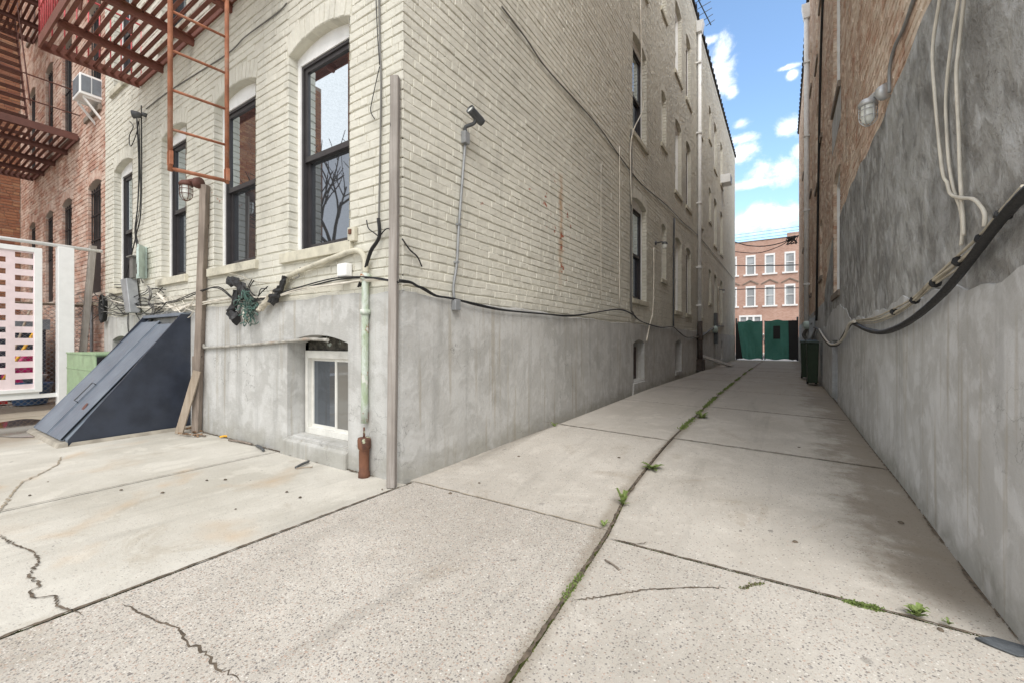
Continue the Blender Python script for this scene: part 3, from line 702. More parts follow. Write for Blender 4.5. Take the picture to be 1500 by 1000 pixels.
r = MB(); r.hexa([(XR - .07, Y0R, 12.55), (7.8, Y0R, 12.55), (7.8, YE, 13.0), (XR - .07, YE, 13.0), (XR - .07, Y0R, 12.62), (7.8, Y0R, 12.62), (7.8, YE, 13.08), (XR - .07, YE, 13.08)])
for k in range(60):
    y = Y0R + (YE - Y0R) * (k + .5) / 60; z = 12.56 + .45 * (y - Y0R) / (YE - Y0R); r.box(XR - .095, XR - .07, y - .05, y + .05, z - .02, z + .08)
r.build('roof', M['tar'], tan)
g = MB(); g.face([BR.P(Y0R, 12.55, .01), BR.P(YE, 12.55, .01), BR.P(YE, 13.02, .01), BR.P(Y0R, 12.57, .01)]); g.build('parapet', M['tan_brick'], tan)
d = MB(); d.tube([BR.P(17.4, 12.2, .10), BR.P(17.4, 1.25, .10)], .075, 10, 1)
d.hexa([BR.P(17.28, 12.0, .01), BR.P(17.52, 12.0, .01), BR.P(17.52, 12.0, .18), BR.P(17.28, 12.0, .18), BR.P(17.24, 12.45, .01), BR.P(17.56, 12.45, .01), BR.P(17.56, 12.45, .24), BR.P(17.24, 12.45, .24)])
for z in (10.5, 8.0, 5.5, 3.0): d.wbox(BR, 17.30, 17.50, z, z + .05, 0, .185)
d.build('downspout', M['white'], tan)

# ------------------------------------------------------------------ neighbours at the left
red = thing('red_brick_building', 'weathered red brick row building with whitewashed patches beyond the white gate', 'building', (-13, 3, 0))
XB = -16.9
nops = []
for l in Fz:
    z0, zs = Fz[l]
    for a, b in ((-10.92, -10.12), (-12.75, -12.0), (-14.2, -13.5), (-15.9, -15.2)): nops.append(Op(a, b, z0, zs))
BN = Basis(0, YF + .012, (1, 0), (0, -1))
w = MB(); wall_sheet(w, BN, XB, XW - .004, -.08, ZT, nops, .15); w0 = w
w = MB(); brick_field(w, BN, XB, XW - .004, 0, ZT - .1, nops, t=.012, fine=lambda u, z: False, jambs=.08, zbase=.02); multi('brick_wall', [(w, M['red_brick']), (w0, M['red_mortar'])], red)
for i, o in enumerate(nops):
    wd = window(red, BN, o, 'brown' if i < 4 else 'dark', casing=False, wcas='sashbr', sillm='sillbrown', sill=i >= 4)
    if i < 8:
        q = MB(); n = 6; zt = o.zs - .02; z0 = o.z0 + (.92 if i < 4 else .05)
        for k in range(n):
            u = o.u0 + .04 + (o.u1 - o.u0 - .08) * k / (n - 1); q.wbox(BN, u - .007, u + .007, z0, zt, -.05, -.035)
        for z in (z0 + .05, (z0 + zt) / 2, zt - .08): q.wbox(BN, o.u0 + .02, o.u1 - .02, z, z + .025, -.053, -.032)
        if i < 4: q.wbox(BN, o.u0 + .01, o.u1 - .01, o.z0, z0 + .02, -.07, -.04)
        q.build('window_guard', M['iron'], wd)
light_block_core(red, XB + .1, XW - .1, YF + .35, 14, ZT)
p = MB(); p.box(XB, XW, YF, 14, ZT - .01, ZT + .08); p.build('roof', M['tar'], red)
brown = thing('brown_brick_building', 'dark brown brick wing standing at the far left end of the yard', 'building', (-18, -1, 0))
BB = Basis(XB, 0, (0, 1), (1, 0))
w = MB(); wall_sheet(w, BB, -6, YF + .01, -.08, ZT, [], .1); w0 = w
w = MB(); brick_field(w, BB, -6, YF - .01, 0, ZT - .1, [], t=.012, fine=lambda u, z: False, zbase=.03); multi('brick_wall', [(w, M['brown_brick']), (w0, M['brown_mortar'])], brown)
p = MB(); p.box(XB - 5, XB - .02, -6, YF, -.05, ZT); p.build('added_core', M['brown_mortar'], brown)  # plain box added behind the brick face to close the wing
# ------------------------------------------------------------------ houses across the street
street = thing('street_building', 'three storey red brick row house with white windows across the street behind the green gate', 'building', (-1, 50, 0))
BS = Basis(0, 50, (1, 0), (0, -1))
cs = [-2.85 + 1.70 * k for k in range(-5, 7)]
so = [Op(c - .45, c + .45, z0, z1, 0) for c in cs for z0, z1 in ((4.75, 6.75), (8.0, 9.95))] + [Op(-3.9, -1.85, 1.9, 3.75, 0)]
w = MB(); wall_sheet(w, BS, -12, 9, -.1, 11.45, so, .12); w.build('brick_wall', M['street_brick'], street)
w = MB(); w.box(-12, 9, 50.3, 60, 0, 11.2); w.build('added_core', M['dark'], street)  # unseen dark box added behind the house front to keep light out
w = MB()
for a, b in ((-12, -4.6), (.30, 9)): w = MB(); w.box(a, b - .01, 49.97, 50.3, 11.45, 11.85); w.build('parapet', M['street_brick'], street)
w = MB(); w.box(-12, 9, 49.94, 50.3, 11.40, 11.45); w.build('cornice', M['sillbrown'], street)
w = MB()
for c in cs:                                    # pointed brick hoods over the lower windows
    for s in (-1, 1): w.bar((c + s * .72, 49.98, 6.95), (c, 49.98, 7.35), .12, .10)
w.build('brick_hood', M['sillbrown'], street)
for o in so:
    q = MB(); q.wbox(BS, o.u0, o.u0 + .13, o.z0, o.zs, -.1, .01); q.wbox(BS, o.u1 - .13, o.u1, o.z0, o.zs, -.1, .01); q.wbox(BS, o.u0, o.u1, o.zs - .16, o.zs + .03, -.1, .02); q.wbox(BS, o.u0, o.u1, (o.z0 + o.zs) / 2 - .03, (o.z0 + o.zs) / 2 + .03, -.1, -.03)
    if o.u1 - o.u0 > 1.5:
        for f in (.36, .64): u = o.u0 + (o.u1 - o.u0) * f; q.wbox(BS, u - .09, u + .09, o.z0, o.zs, -.1, .01)
    wd = q.build('window', M['white2'], street)
    q = MB(); q.wbox(BS, o.u0, o.u1, o.z0, o.zs, -.11, -.10); q.build('pane', M['glassb'], wd)
    q = MB(); q.wbox(BS, o.u0 - .2, o.u1 + .2, o.z0 - .16, o.z0, -.1, .12); q.build('sill', M['white2'], wd)
# ------------------------------------------------------------------ ground
def structure(mb, name, m): return tag(mb.build(name, m), kind='structure')
g = MB(); g.face([(-120, -120, -.30), (120, -120, -.30), (120, 160, -.30), (-120, 160, -.30)]); structure(g, 'ground', M['earth'])
def slab_mesh(name, m, cells, step=.3, attr=None, dz=0.0):
    """cells: list of (x0(y), x1(y), y0, y1, aggregate, tint)"""
    v, f, cols = [], [], []
    for fx0, fx1, y0, y1, ag, ti in cells:
        off = R.uniform(-.003, .003); ny = max(2, int((y1 - y0) / step)); nx = max(2, int((fx1(y0) - fx0(y0)) / step)); b = len(v)
        for j in range(ny + 1):
            y = y0 + (y1 - y0) * j / ny; a, c = fx0(y), fx1(y)
            for i in range(nx + 1):
                x = a + (c - a) * i / nx; e = -.004 if i in (0, nx) or j in (0, ny) else 0
                v.append((x, y, gz(x, y) + off + e)); cols.append((ag, ti, 0, 1))
        for j in range(ny):
            for i in range(nx):
                q = b + j * (nx + 1) + i; f.append((q, q + 1, q + nx + 2, q + nx + 1))
        ring = [b + i for i in range(nx + 1)] + [b + j * (nx + 1) + nx for j in range(1, ny + 1)] + [b + ny * (nx + 1) + i for i in range(nx - 1, -1, -1)] + [b + j * (nx + 1) for j in range(ny - 1, 0, -1)]
        k0 = len(v)
        for r in ring: v.append((v[r][0], v[r][1], v[r][2] - .05)); cols.append((ag, ti, 0, 1))
        n = len(ring)
        for k in range(n): f.append((ring[k], k0 + k, k0 + (k + 1) % n, ring[(k + 1) % n]))
    me = bpy.data.meshes.new(name); me.from_pydata(v, [], f); me.update()
    a = me.color_attributes.new('slab', 'FLOAT_COLOR', 'POINT')
    a.data.foreach_set('color', [q for c in cols for q in c]); me.materials.append(m)
    o = bpy.data.objects.new(name, me); COL.objects.link(o); return tag(o, kind='structure')
def xc(y):   # the open joint down the middle of the driveway
    t = [(-4, -.62), (1.13, -.745), (2.3, -.845), (3.0, -.945), (5, -.985), (30, -1.0)]
    for (a, va), (b, vb) in zip(t, t[1:]):
        if y <= b: return va + (vb - va) * (max(y, a) - a) / (b - a)
    return -1.0
def xj(y): return -2.405 - .02 * (y - 0) if y > 0 else -2.405
yb = [-3.2, 2.275, 4.62, 6.95, 9.3, 11.7, 14.1, 16.5, 18.9, 21.3, 23.7, 26.1, YE]
g = .007; cells = []
for y0, y1 in zip(yb, yb[1:]):
    n0 = y0 < 1
    yl0, yl1 = (y0, y1 + .10) if n0 else ((y0 + .10, y1 - .13) if y0 < 3 else (y0 - .13, y1 - .13))
    cells.append((((lambda y: -2.436) if n0 else (lambda y: XL - .02)), (lambda y: xc(y) - g - .004), yl0 + g * .6, yl1 - g * .6, (.92 if n0 else max(.05, .42 - .10 * y0)), R.uniform(.35, 1)))
    cells.append(((lambda y: xc(y) + g + .004), (lambda y: XR + .02), y0 + g * .7, y1 - g * .7, (.52 if n0 else max(.04, .34 - .08 * y0)), R.uniform(.35, 1)))
cells[0] = (*cells[0][:5], .75); cells[1] = (*cells[1][:5], .95); cells[2] = (*cells[2][:5], .95); cells[3] = (*cells[3][:5], 1.0)
# the near end: slabs behind the camera as well
cells.append(((lambda y: XR + .02 + g), (lambda y: 8.0), -3.2, 2.2, .6, .8))
for x0, x1 in ((-2.44, -.62), (-.60, .77), (.79, 8)): cells.append(((lambda y, a=x0: a), (lambda y, a=x1: a), -9, -3.22, .7, .8))
slab_mesh('driveway', M['driveway'], cells)
slab_mesh('yard', M['yard'], [((lambda y: -4.272), (lambda y: -2.44 - .020), -3.2, YF - .012, .16, 1.0), ((lambda y: -9.35), (lambda y: -4.284), -3.2, YF - .012, .05, .75),
                              ((lambda y: -9.35), (lambda y: -2.46), -9, -3.22, .1, .8), ((lambda y: -16.9), (lambda y: -9.362), -9, YF - .012, .05, .35)])
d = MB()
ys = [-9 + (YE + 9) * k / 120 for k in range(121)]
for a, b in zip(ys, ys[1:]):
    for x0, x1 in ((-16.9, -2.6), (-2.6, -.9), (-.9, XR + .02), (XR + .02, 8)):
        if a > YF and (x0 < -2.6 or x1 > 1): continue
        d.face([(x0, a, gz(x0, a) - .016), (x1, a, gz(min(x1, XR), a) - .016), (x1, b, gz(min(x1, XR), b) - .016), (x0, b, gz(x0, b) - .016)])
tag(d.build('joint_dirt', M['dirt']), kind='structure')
s = MB(); s.box(-14, 10, YE + .01, 33, -.25, -.03); structure(s, 'sidewalk', M['pave'])
s = MB(); s.box(-60, 60, 33.0, 44.5, -.28, -.15); structure(s, 'road', M['asphalt'])
s = MB(); s.box(-60, 60, 44.5, 50, -.25, -.02); structure(s, 'far_sidewalk', M['pave'])
# concrete collar where the wall meets the yard + cracks
def crack(px, w, m, name='ground_crack', jag=.012, pix=True, lift=.003, sub=7):
    P = [on_g(*q) if pix else Vector((q[0], q[1], 0)) for q in px]; pts = []
    for a, b in zip(P, P[1:]):
        n = max(2, int((b - a).length / .014)); wob = (R.uniform(-1, 1), R.uniform(-1, 1), R.uniform(2, 5))
        for k in range(n):
            q = a.lerp(b, k / n); sw = jag * .9 * math.sin(k / n * math.pi) * math.sin(k / n * 6.28 * wob[2]); pts.append(Vector((q.x + wob[0] * sw + R.uniform(-jag, jag) * .28, q.y + wob[1] * sw + R.uniform(-jag, jag) * .28, 0)))
    pts.append(P[-1]); mb = MB(); L = []; Rr = []
    for i, q in enumerate(pts):
        d = (pts[min(i + 1, len(pts) - 1)] - pts[max(i - 1, 0)]); d.z = 0; d = d.normalized() if d.length > 0 else Vector((1, 0, 0)); s = Vector((-d.y, d.x, 0))
        ww = w * (.35 + .45 * abs(math.sin(i * .37)) + R.uniform(-.15, .2)) * (min(1, (i + 1) / 8, (len(pts) - i) / 8)) / 2
        for side, lst in ((1, L), (-1, Rr)):
            e = q + s * (ww * side); lst.append((e.x, e.y, gz(e.x, e.y) + lift))
    for i in range(len(pts) - 1): mb.face([L[i], L[i + 1], Rr[i + 1], Rr[i]])
    return tag(mb.build(name, m), kind='structure')
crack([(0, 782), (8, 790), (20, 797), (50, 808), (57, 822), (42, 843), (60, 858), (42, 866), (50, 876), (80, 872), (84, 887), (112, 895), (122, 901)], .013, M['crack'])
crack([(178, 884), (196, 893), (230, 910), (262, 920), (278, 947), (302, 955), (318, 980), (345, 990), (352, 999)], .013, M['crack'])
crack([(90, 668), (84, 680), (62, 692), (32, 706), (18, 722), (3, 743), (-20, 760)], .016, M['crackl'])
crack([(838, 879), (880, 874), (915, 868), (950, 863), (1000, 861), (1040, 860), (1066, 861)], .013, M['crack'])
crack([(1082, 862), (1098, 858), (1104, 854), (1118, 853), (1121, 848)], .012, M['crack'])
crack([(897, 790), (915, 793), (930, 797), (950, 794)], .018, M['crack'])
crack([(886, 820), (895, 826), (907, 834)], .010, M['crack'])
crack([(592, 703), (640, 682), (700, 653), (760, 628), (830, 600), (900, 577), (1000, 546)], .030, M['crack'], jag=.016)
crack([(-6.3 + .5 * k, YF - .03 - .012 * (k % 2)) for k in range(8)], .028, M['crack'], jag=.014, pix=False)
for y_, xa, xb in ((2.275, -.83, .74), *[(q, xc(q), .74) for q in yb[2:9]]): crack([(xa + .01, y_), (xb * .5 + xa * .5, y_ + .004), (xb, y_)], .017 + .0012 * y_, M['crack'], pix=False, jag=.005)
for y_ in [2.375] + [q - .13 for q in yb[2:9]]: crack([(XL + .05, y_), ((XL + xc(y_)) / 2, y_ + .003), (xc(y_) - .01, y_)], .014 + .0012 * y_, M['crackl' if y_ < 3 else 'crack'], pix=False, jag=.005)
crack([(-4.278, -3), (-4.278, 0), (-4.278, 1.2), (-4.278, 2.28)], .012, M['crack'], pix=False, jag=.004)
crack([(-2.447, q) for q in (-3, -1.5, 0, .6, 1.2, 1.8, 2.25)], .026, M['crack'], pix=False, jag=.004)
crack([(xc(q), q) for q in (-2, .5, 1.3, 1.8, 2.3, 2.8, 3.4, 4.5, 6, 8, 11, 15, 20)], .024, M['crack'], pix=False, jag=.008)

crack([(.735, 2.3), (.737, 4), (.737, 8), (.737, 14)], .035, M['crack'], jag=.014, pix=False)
p = MB(); c = on_g(22, 626)                                         # rain puddle by the gate
p.face([(c.x + .85 * math.cos(a) * (1 + .18 * math.sin(3 * a + 1)), c.y + .45 * math.sin(a) * (1 + .2 * math.sin(2 * a)), .0045) for a in (2 * math.pi * k / 40 for k in range(40))])
t = NT('puddle_water'); M['puddle'] = t.fin((.085, .055, .035), .06, spec=.5); structure(p, 'puddle', M['puddle'])
# moss in the joints, small leaf-like flecks
def moss_strip(path, n, w, hgt, m, name='moss'):
    mb = MB()
    for _ in range(n):
        s = R.random() * (len(path) - 1); i = int(s); q = path[i].lerp(path[i + 1], s - i); k = R.gauss(0, w * .35)
        x, y = q.x + k, q.y + R.gauss(0, w * .35); z = gz(x, y) - .012; h = hgt * R.uniform(.4, 1.2); a = R.uniform(0, 6.28); r = hgt * .35 * R.uniform(.6, 1.2)
        dx, dy = math.cos(a) * r, math.sin(a) * r; lx, ly = R.uniform(-.5, .5) * h, R.uniform(-.5, .5) * h
        mb.face([(x - dx, y - dy, z), (x + dx, y + dy, z), (x + dx * .6 + lx, y + dy * .6 + ly, z + h), (x - dx * .6 + lx, y - dy * .6 + ly, z + h)])
    return tag(mb.build(name, m), kind='stuff')
def jpath(y0, y1, n=24): return [Vector((xc(y0 + (y1 - y0) * k / n), y0 + (y1 - y0) * k / n, 0)) for k in range(n + 1)]
moss_strip(jpath(1.15, 2.24), 2600, .015, .012, M['moss']); moss_strip(jpath(1.62, 1.86), 900, .018, .016, M['leaf'])
moss_strip(jpath(2.3, 3.1), 380, .012, .013, M['moss'])
for a_, b_, n_ in ((5.1, 5.9, 420), (6.2, 6.6, 110), (6.8, 8.1, 620), (8.5, 9.0, 130), (9.3, 11.2, 520), (11.8, 13.0, 260), (14, 15.2, 200), (16.5, 18.5, 220)): moss_strip(jpath(a_, b_, 10), n_, .045, .026, M['leaf'], 'grass')
moss_strip([Vector((-.78 + .8 * k / 12, 2.275, 0)) for k in range(13)], 650, .013, .011, M['moss']); moss_strip([Vector((.1 + .55 * k / 12, 2.275, 0)) for k in range(13)], 500, .014, .011, M['moss'])
moss_strip([on_g(1240, 880), on_g(1263, 886), on_g(1290, 892)], 800, .022, .017, M['leaf'])
moss_strip([on_g(840, 878), on_g(880, 874), on_g(930, 866)], 350, .010, .010, M['moss'])
moss_strip([on_g(1085, 862), on_g(1104, 856), on_g(1118, 853)], 350, .016, .014, M['moss'])
moss_strip([on_g(20, 944), on_g(120, 901), on_g(200, 868), on_g(420, 780)], 900, .010, .010, M['moss'])
moss_strip([Vector((-2.447, q, 0)) for q in (.2, .5, .9)], 500, .010, .010, M['moss'])
def weed(name, loc, n, ln, label, up=.6):
    mb = MB()
    for _ in range(n):
        a = R.uniform(0, 6.28); L = ln * R.uniform(.5, 1.15); e = R.uniform(.15, 1.2) * up; w = L * R.uniform(.16, .26); dx, dy = math.cos(a), math.sin(a); sx, sy = -dy, dx
        pts = [(0, 0.15), (.35, 1), (.7, .85), (1, .08)]; rg = []
        for t_, ww in pts:
            x, y, z = dx * L * t_, dy * L * t_, L * e * math.sin(t_ * 2.0); rg.append(((x + sx * w * ww, y + sy * w * ww, z), (x, y, z - w * .3 * ww), (x - sx * w * ww, y - sy * w * ww, z)))
        for p, q in zip(rg, rg[1:]):
            for k in (0, 1): mb.face([tuple(Vector(loc) + Vector(o)) for o in (p[k], p[k + 1], q[k + 1], q[k])])
    return tag(mb.build(name, M['leaf']), label, 'weed', 'weeds growing in the driveway joints')
weed('weed_plant', on_g(956, 686), 13, .095, 'spreading rosette weed with broad leaves in the middle joint, farther of the two nearest weeds', .5)
weed('weed_plant', on_g(912, 738), 20, .062, 'upright feathery weed sprouting from the middle joint just before the cross joint', 1.6)
weed('weed_plant', on_g(885, 770), 8, .035, 'tiny sprig at the crossing of the two driveway joints', 1.1)
weed('weed_plant', on_g(1343, 902), 24, .042, 'bushy little bright green weed in the cross joint near the right wall', 1.2)
weed('weed_plant', on_g(1390, 914), 10, .025, 'smallest weed sprout in the cross joint, closest to the right wall', 1.2)
weed('weed_plant', on_g(1028, 612), 28, .085, 'low grassy weed tuft far along the middle joint, before the long grass strip', .9)
weed('weed_plant', on_g(812, 624), 10, .05, 'weed sprig at the foot of the long grey left wall', .9)

# ------------------------------------------------------------------ cellar hatch
hatch = thing('cellar_hatch', 'navy blue steel cellar bulkhead with two sloping doors against the cream building', 'cellar hatch', (-7, 1.8, 0))
hx0, hx1, hy, hz = -7.66, -6.36, 1.20, 1.44
yw = YF - .025
def slope(x, s, off=0.0):     # s 0 at the foot, 1 at the wall
    n = Vector((0, -(hz - .05), (yw - hy))).normalized()
    return Vector((x, hy + (yw - hy) * s, .05 + (hz - .05) * s)) + n * off
for x, nm in ((hx0, 'side_panel'), (hx1, 'side_panel')):
    m = MB(); a = -.0125; b = .0125
    pr = [(hy, 0), (yw, 0), (yw, hz), (yw - .10, hz), (hy, .06)]
    for q in (a, b): m.face([(x + q, y, z) for y, z in (pr if q > 0 else pr[::-1])])
    for (y0, z0), (y1, z1) in zip(pr, pr[1:] + pr[:1]): m.face([(x + a, y0, z0), (x + a, y1, z1), (x + b, y1, z1), (x + b, y0, z0)])
    m.build(nm, M['navyd'], hatch)
m = MB()
for x in (hx0 + .03, hx1 - .03): m.bar(slope(x, 0, .006), slope(x, .985, .006), .07, .02, up=(0, -1, 1))
m.box(hx0 - .01, hx1 + .01, yw - .10, yw + .01, hz - .02, hz + .02); m.box(hx0, hx1, hy - .005, hy + .03, 0, .055)
m.build('frame', M['navy'], hatch, bevel=.004)
def door(x0, x1, off, top):
    m = MB(); e = .004
    p = [slope(x0, -.012, off), slope(x1, -.012, off), slope(x1, top, off), slope(x0, top, off)]
    q = [v + Vector((0, -(hz), (yw - hy))).normalized() * .022 for v in p]; m.hexa(p + q)
    m.bar(slope(x0 + .012, -.01, off + .01), slope(x0 + .012, top, off + .01), .024, .036, up=(0, -1, 1)); m.bar(slope(x1 - .012, -.01, off + .01), slope(x1 - .012, top, off + .01), .024, .036, up=(0, -1, 1))
    return m.build('door', M['navy'], hatch, bevel=.003)
xm = (hx0 + hx1) / 2 - .0
d1 = door(hx0 + .0, xm - .005, .020, .93); d2 = door(xm + .03, hx1 - .075, .020, .90)
m = MB(); m.bar(slope(xm + .012, -.01, .05), slope(xm + .012, .93, .05), .05, .012, up=(0, -1, 1)); m.build('cover_strip', M['navy'], d1)
m = MB(); a, b = slope(xm + .05, .22, .055), slope(xm + .05, .36, .055); o = Vector((0, -.6, .5)).normalized() * .04; m.tube([a, a + o, b + o, b], .007, 6, 1); m.build('handle', M['greyd'], d2)
m = MB(); c = slope(xm + .36, .2, .045); m.face([c + Vector((.05 * math.cos(k), .03 * math.sin(k) * 1.0, .05 * math.sin(k))) for k in (2 * math.pi * i / 12 * 1.0 for i in range(12))]); m.build('rust_spot', M['rustb'], d2)
m = MB()
M['curb'] = m_plain('stained_concrete', (.33, .30, .25), .9, var=.25, scale=6, bump=.5)
for x0, x1, y0, y1 in ((hx0 - .10, hx1 + .06, hy - .10, hy - .006), (hx1 + .014, hx1 + .06, hy - .006, yw), (hx0 - .10, hx0 - .014, hy - .006, yw)):
    m.hexa([(x0, y0, -.01), (x1, y0, -.01), (x1, y1, -.01), (x0, y1, -.01), (x0 + .02, y0 + .03, .035), (x1 - .02, y0 + .03, .035), (x1 - .02, y1, .04), (x0 + .02, y1, .04)])
m.build('concrete_curb', M['curb'], hatch, bevel=.012)

# ------------------------------------------------------------------ posts
def square_post(name, base, top, w, m, label, parentless=True, rot=0.0):
    mb = MB(); b, t = Vector(base), Vector(top); rg = []; n = 10
    for k in range(n + 1):
        q = b.lerp(t, k / n); j = R.uniform(-.003, .003); s = w / 2; ch = .006; ca, sa = math.cos(rot), math.sin(rot)
        oc = [(-s, -s + ch), (-s + ch, -s), (s - ch, -s), (s, -s + ch), (s, s - ch), (s - ch, s), (-s + ch, s), (-s, s - ch)]
        rg.append([(q.x + j + x * ca - y * sa, q.y + x * sa + y * ca, q.z) for x, y in oc])
    mb.rings(rg, smooth=False); return tag(mb.build(name, m), label, 'post')
square_post('wooden_post', (-2.50, 2.195, .0), (-2.535, 2.262, 3.15), .064, M['post'], 'weathered square grey wooden post standing at the corner of the cream building', rot=.5)
lp = square_post('wooden_post', (-6.02, 2.235, .0), (-5.84, 2.255, 2.97), .078, M['postbr'], 'brown leaning wooden post beside the cellar hatch that carries a caged lamp', rot=.6)
pb = MB(); a, b = on_g(262, 635), on_y(289, 543, 2.20); pb.bar(a + Vector((0, 0, .0)), b, .085, .022, up=(.6, -.8, 0)); tag(pb.build('plank', M['plank']), 'short pale plank leaning against the brown post at the hatch', 'plank')
pb = MB(); pb.box(-6.2, -6.12, 2.255, 2.29, 0, .92); tag(pb.build('wooden_stake', M['postbr']), 'low dark wooden stake behind the brown post', 'stake')

# ------------------------------------------------------------------ lamps
def jelly_jar(name, c, arm_from, mb_m, label, scale=1.0, bulb=True):
    """caged jar lamp hanging down at c, arm to a round box at arm_from"""
    t = thing(name, label, 'lamp', c); c = Vector(c); s = scale
    m = MB(); m.lathe(c, [(.012 * s, .045 * s), (.045 * s, .040 * s), (.062 * s, .02 * s), (.064 * s, -.005 * s), (.055 * s, -.01 * s), (.001, -.011 * s)], 16); m.build('lamp_cap', mb_m, t)
    m = MB(); m.lathe(c, [(.046 * s, -.01 * s), (.047 * s, -.09 * s), (.040 * s, -.125 * s), (.022 * s, -.142 * s), (.001, -.147 * s)], 16); m.build('glass_jar', M['lampglass'], t)
    m = MB()
    for k in range(6):
        a = k * math.pi / 3; m.tube([c + Vector((math.cos(a) * r * s, math.sin(a) * r * s, h * s)) for r, h in ((.056, -.01), (.057, -.09), (.048, -.13), (.022, -.158), (0, -.163))], .0035 * s, 5, 2)
    for h, r in ((-.045, .058), (-.095, .056)):
        m.tube([c + Vector((math.cos(a) * r * s, math.sin(a) * r * s, h * s)) for a in (2 * math.pi * q / 14 for q in range(15))], .0035 * s, 5, 1)
    m.build('cage', mb_m, t)
    b = Vector(arm_from); m = MB(); m.tube([c + Vector((0, 0, .03 * s)), (c + b) / 2 + Vector((0, 0, .035 * s)), b], .021 * s, 8, 4); d = (b - c); d.z = 0; d.normalize()
    m.lathe(b - d * .02, [(.001, -.02), (.052 * s, -.018), (.056 * s, 0), (.056 * s, .045), (.001, .046)], 16, ax=d); m.build('arm', mb_m, t); return t
jelly_jar('caged_lamp', (-6.02, 2.13, 2.97), (-5.86, 2.20, 2.985), M['rustb'], 'rusty brown caged jar lamp on top of the leaning wooden post', 1.15)
jelly_jar('caged_lamp', (.625, 4.80, 3.17), (.72, 4.68, 3.20), M['alu'], 'grey caged jar lamp on the right brick wall above the dark parging', 1.12)
def gooseneck(name, y, z, label):
    t = thing(name, label, 'lamp', BL.P(y, z, 0)); m = MB(); m.lathe(BL.P(y, z, .0), [(.05, 0), (.05, .03), (.001, .031)], 12, ax=(1, 0, 0)); m.tube([BL.P(y, z, .03), BL.P(y, z + .01, .16), BL.P(y, z - .02, .22)], .016, 8, 4); m.build('arm', M['greyd'], t)
    m = MB(); m.lathe(BL.P(y, z - .02, .22), [(.03, .03), (.06, .0), (.062, -.03)], 12); m.build('lamp_cap', M['greyd'], t)
    m = MB(); m.lathe(BL.P(y, z - .05, .22), [(.05, .0), (.052, -.06), (.035, -.10), (.001, -.115)], 12); m.build('glass_jar', M['lampglass'], t); return t
gooseneck('wall_lamp', 10.05, 3.38, 'dark wall lamp with a clear jar beside the small alley window with white cable below')
gooseneck('wall_lamp', 21.4, 3.45, 'small dark wall lamp far along the cream alley wall near the green gate')
# flood lamp at the rear facade
t = thing('flood_lamp', 'small dark grey cone shaped flood lamp high on the cream rear wall', 'lamp', (-8.02, YF, 4.44)); m = MB(); c = BF.P(-7.93, 4.44, .03); m.lathe(c, [(.03, -.03), (.03, .02), (.015, .03)], 10, ax=(0, -1, 0), caps=True); m.tube([BF.P(-7.93, 4.44, .04), BF.P(-7.94, 4.42, .08)], .012, 6, 1); m.build('mount', M['greyd'], t)
m = MB(); m.lathe(BF.P(-7.94, 4.42, .08), [(.02, -.02), (.04, .0), (.058, .085), (.054, .087), (.001, .06)], 14, ax=(-.55, -.75, -.1)); m.build('lamp_shade', M['greyd'], t)

# ------------------------------------------------------------------ security camera and its conduit
pc = on_x(677, 205, XL); t = thing('security_camera', 'dark bullet security camera with a pale lens on the painted alley wall', 'camera', pc)
m = MB(); m.wbox(BL, pc.y - .035, pc.y + .035, pc.z - .05, pc.z + .06, .014, .065); m.build('junction_box', M['grey'], t, bevel=.005)
m = MB(); m.tube([BL.P(pc.y, pc.z + .06, .04), BL.P(pc.y - .01, pc.z + .10, .05), BL.P(pc.y + .02, pc.z + .125, .12), BL.P(pc.y + .02, pc.z + .16, .14)], .017, 8, 4); m.build('bracket', M['greyd'], t)
m = MB(); c = Vector(BL.P(pc.y + .02, pc.z + .185, .15)); ax = Vector((-.12, -.86, .35)).normalized(); m.lathe(c, [(.001, -.09), (.034, -.085), (.038, -.06), (.038, .07), (.041, .075), (.041, .09), (.034, .09), (.030, .078)], 18, ax=ax); m.build('body', M['greyd'], t)
m = MB(); m.lathe(c, [(.031, .079), (.001, .080)], 18, ax=ax); m.build('lens', M['lampglass'], t)
t = thing('conduit', 'thin grey conduit with a small grey box at its foot below the security camera', 'conduit', BL.P(2.9, 1.43, 0))
m = MB(); pts = [on_x(677, 214, XL), on_x(668, 330, XL), on_x(665, 385, XL), on_x(660, 420, XL), on_x(661, 438, XL)]; m.tube([p + Vector((.035, 0, 0)) for p in pts], .012, 8, 4)
for p in (pts[1], pts[2]): m.box(p.x + .012, p.x + .05, p.y - .018, p.y + .018, p.z - .008, p.z + .008)
m.build('pipe', M['grey'], t)
m = MB(); q = on_x(662, 447, XL); m.wbox(BL, q.y - .035, q.y + .035, q.z - .05, q.z + .045, .024, .075); m.build('junction_box', M['grey'], t, bevel=.005)

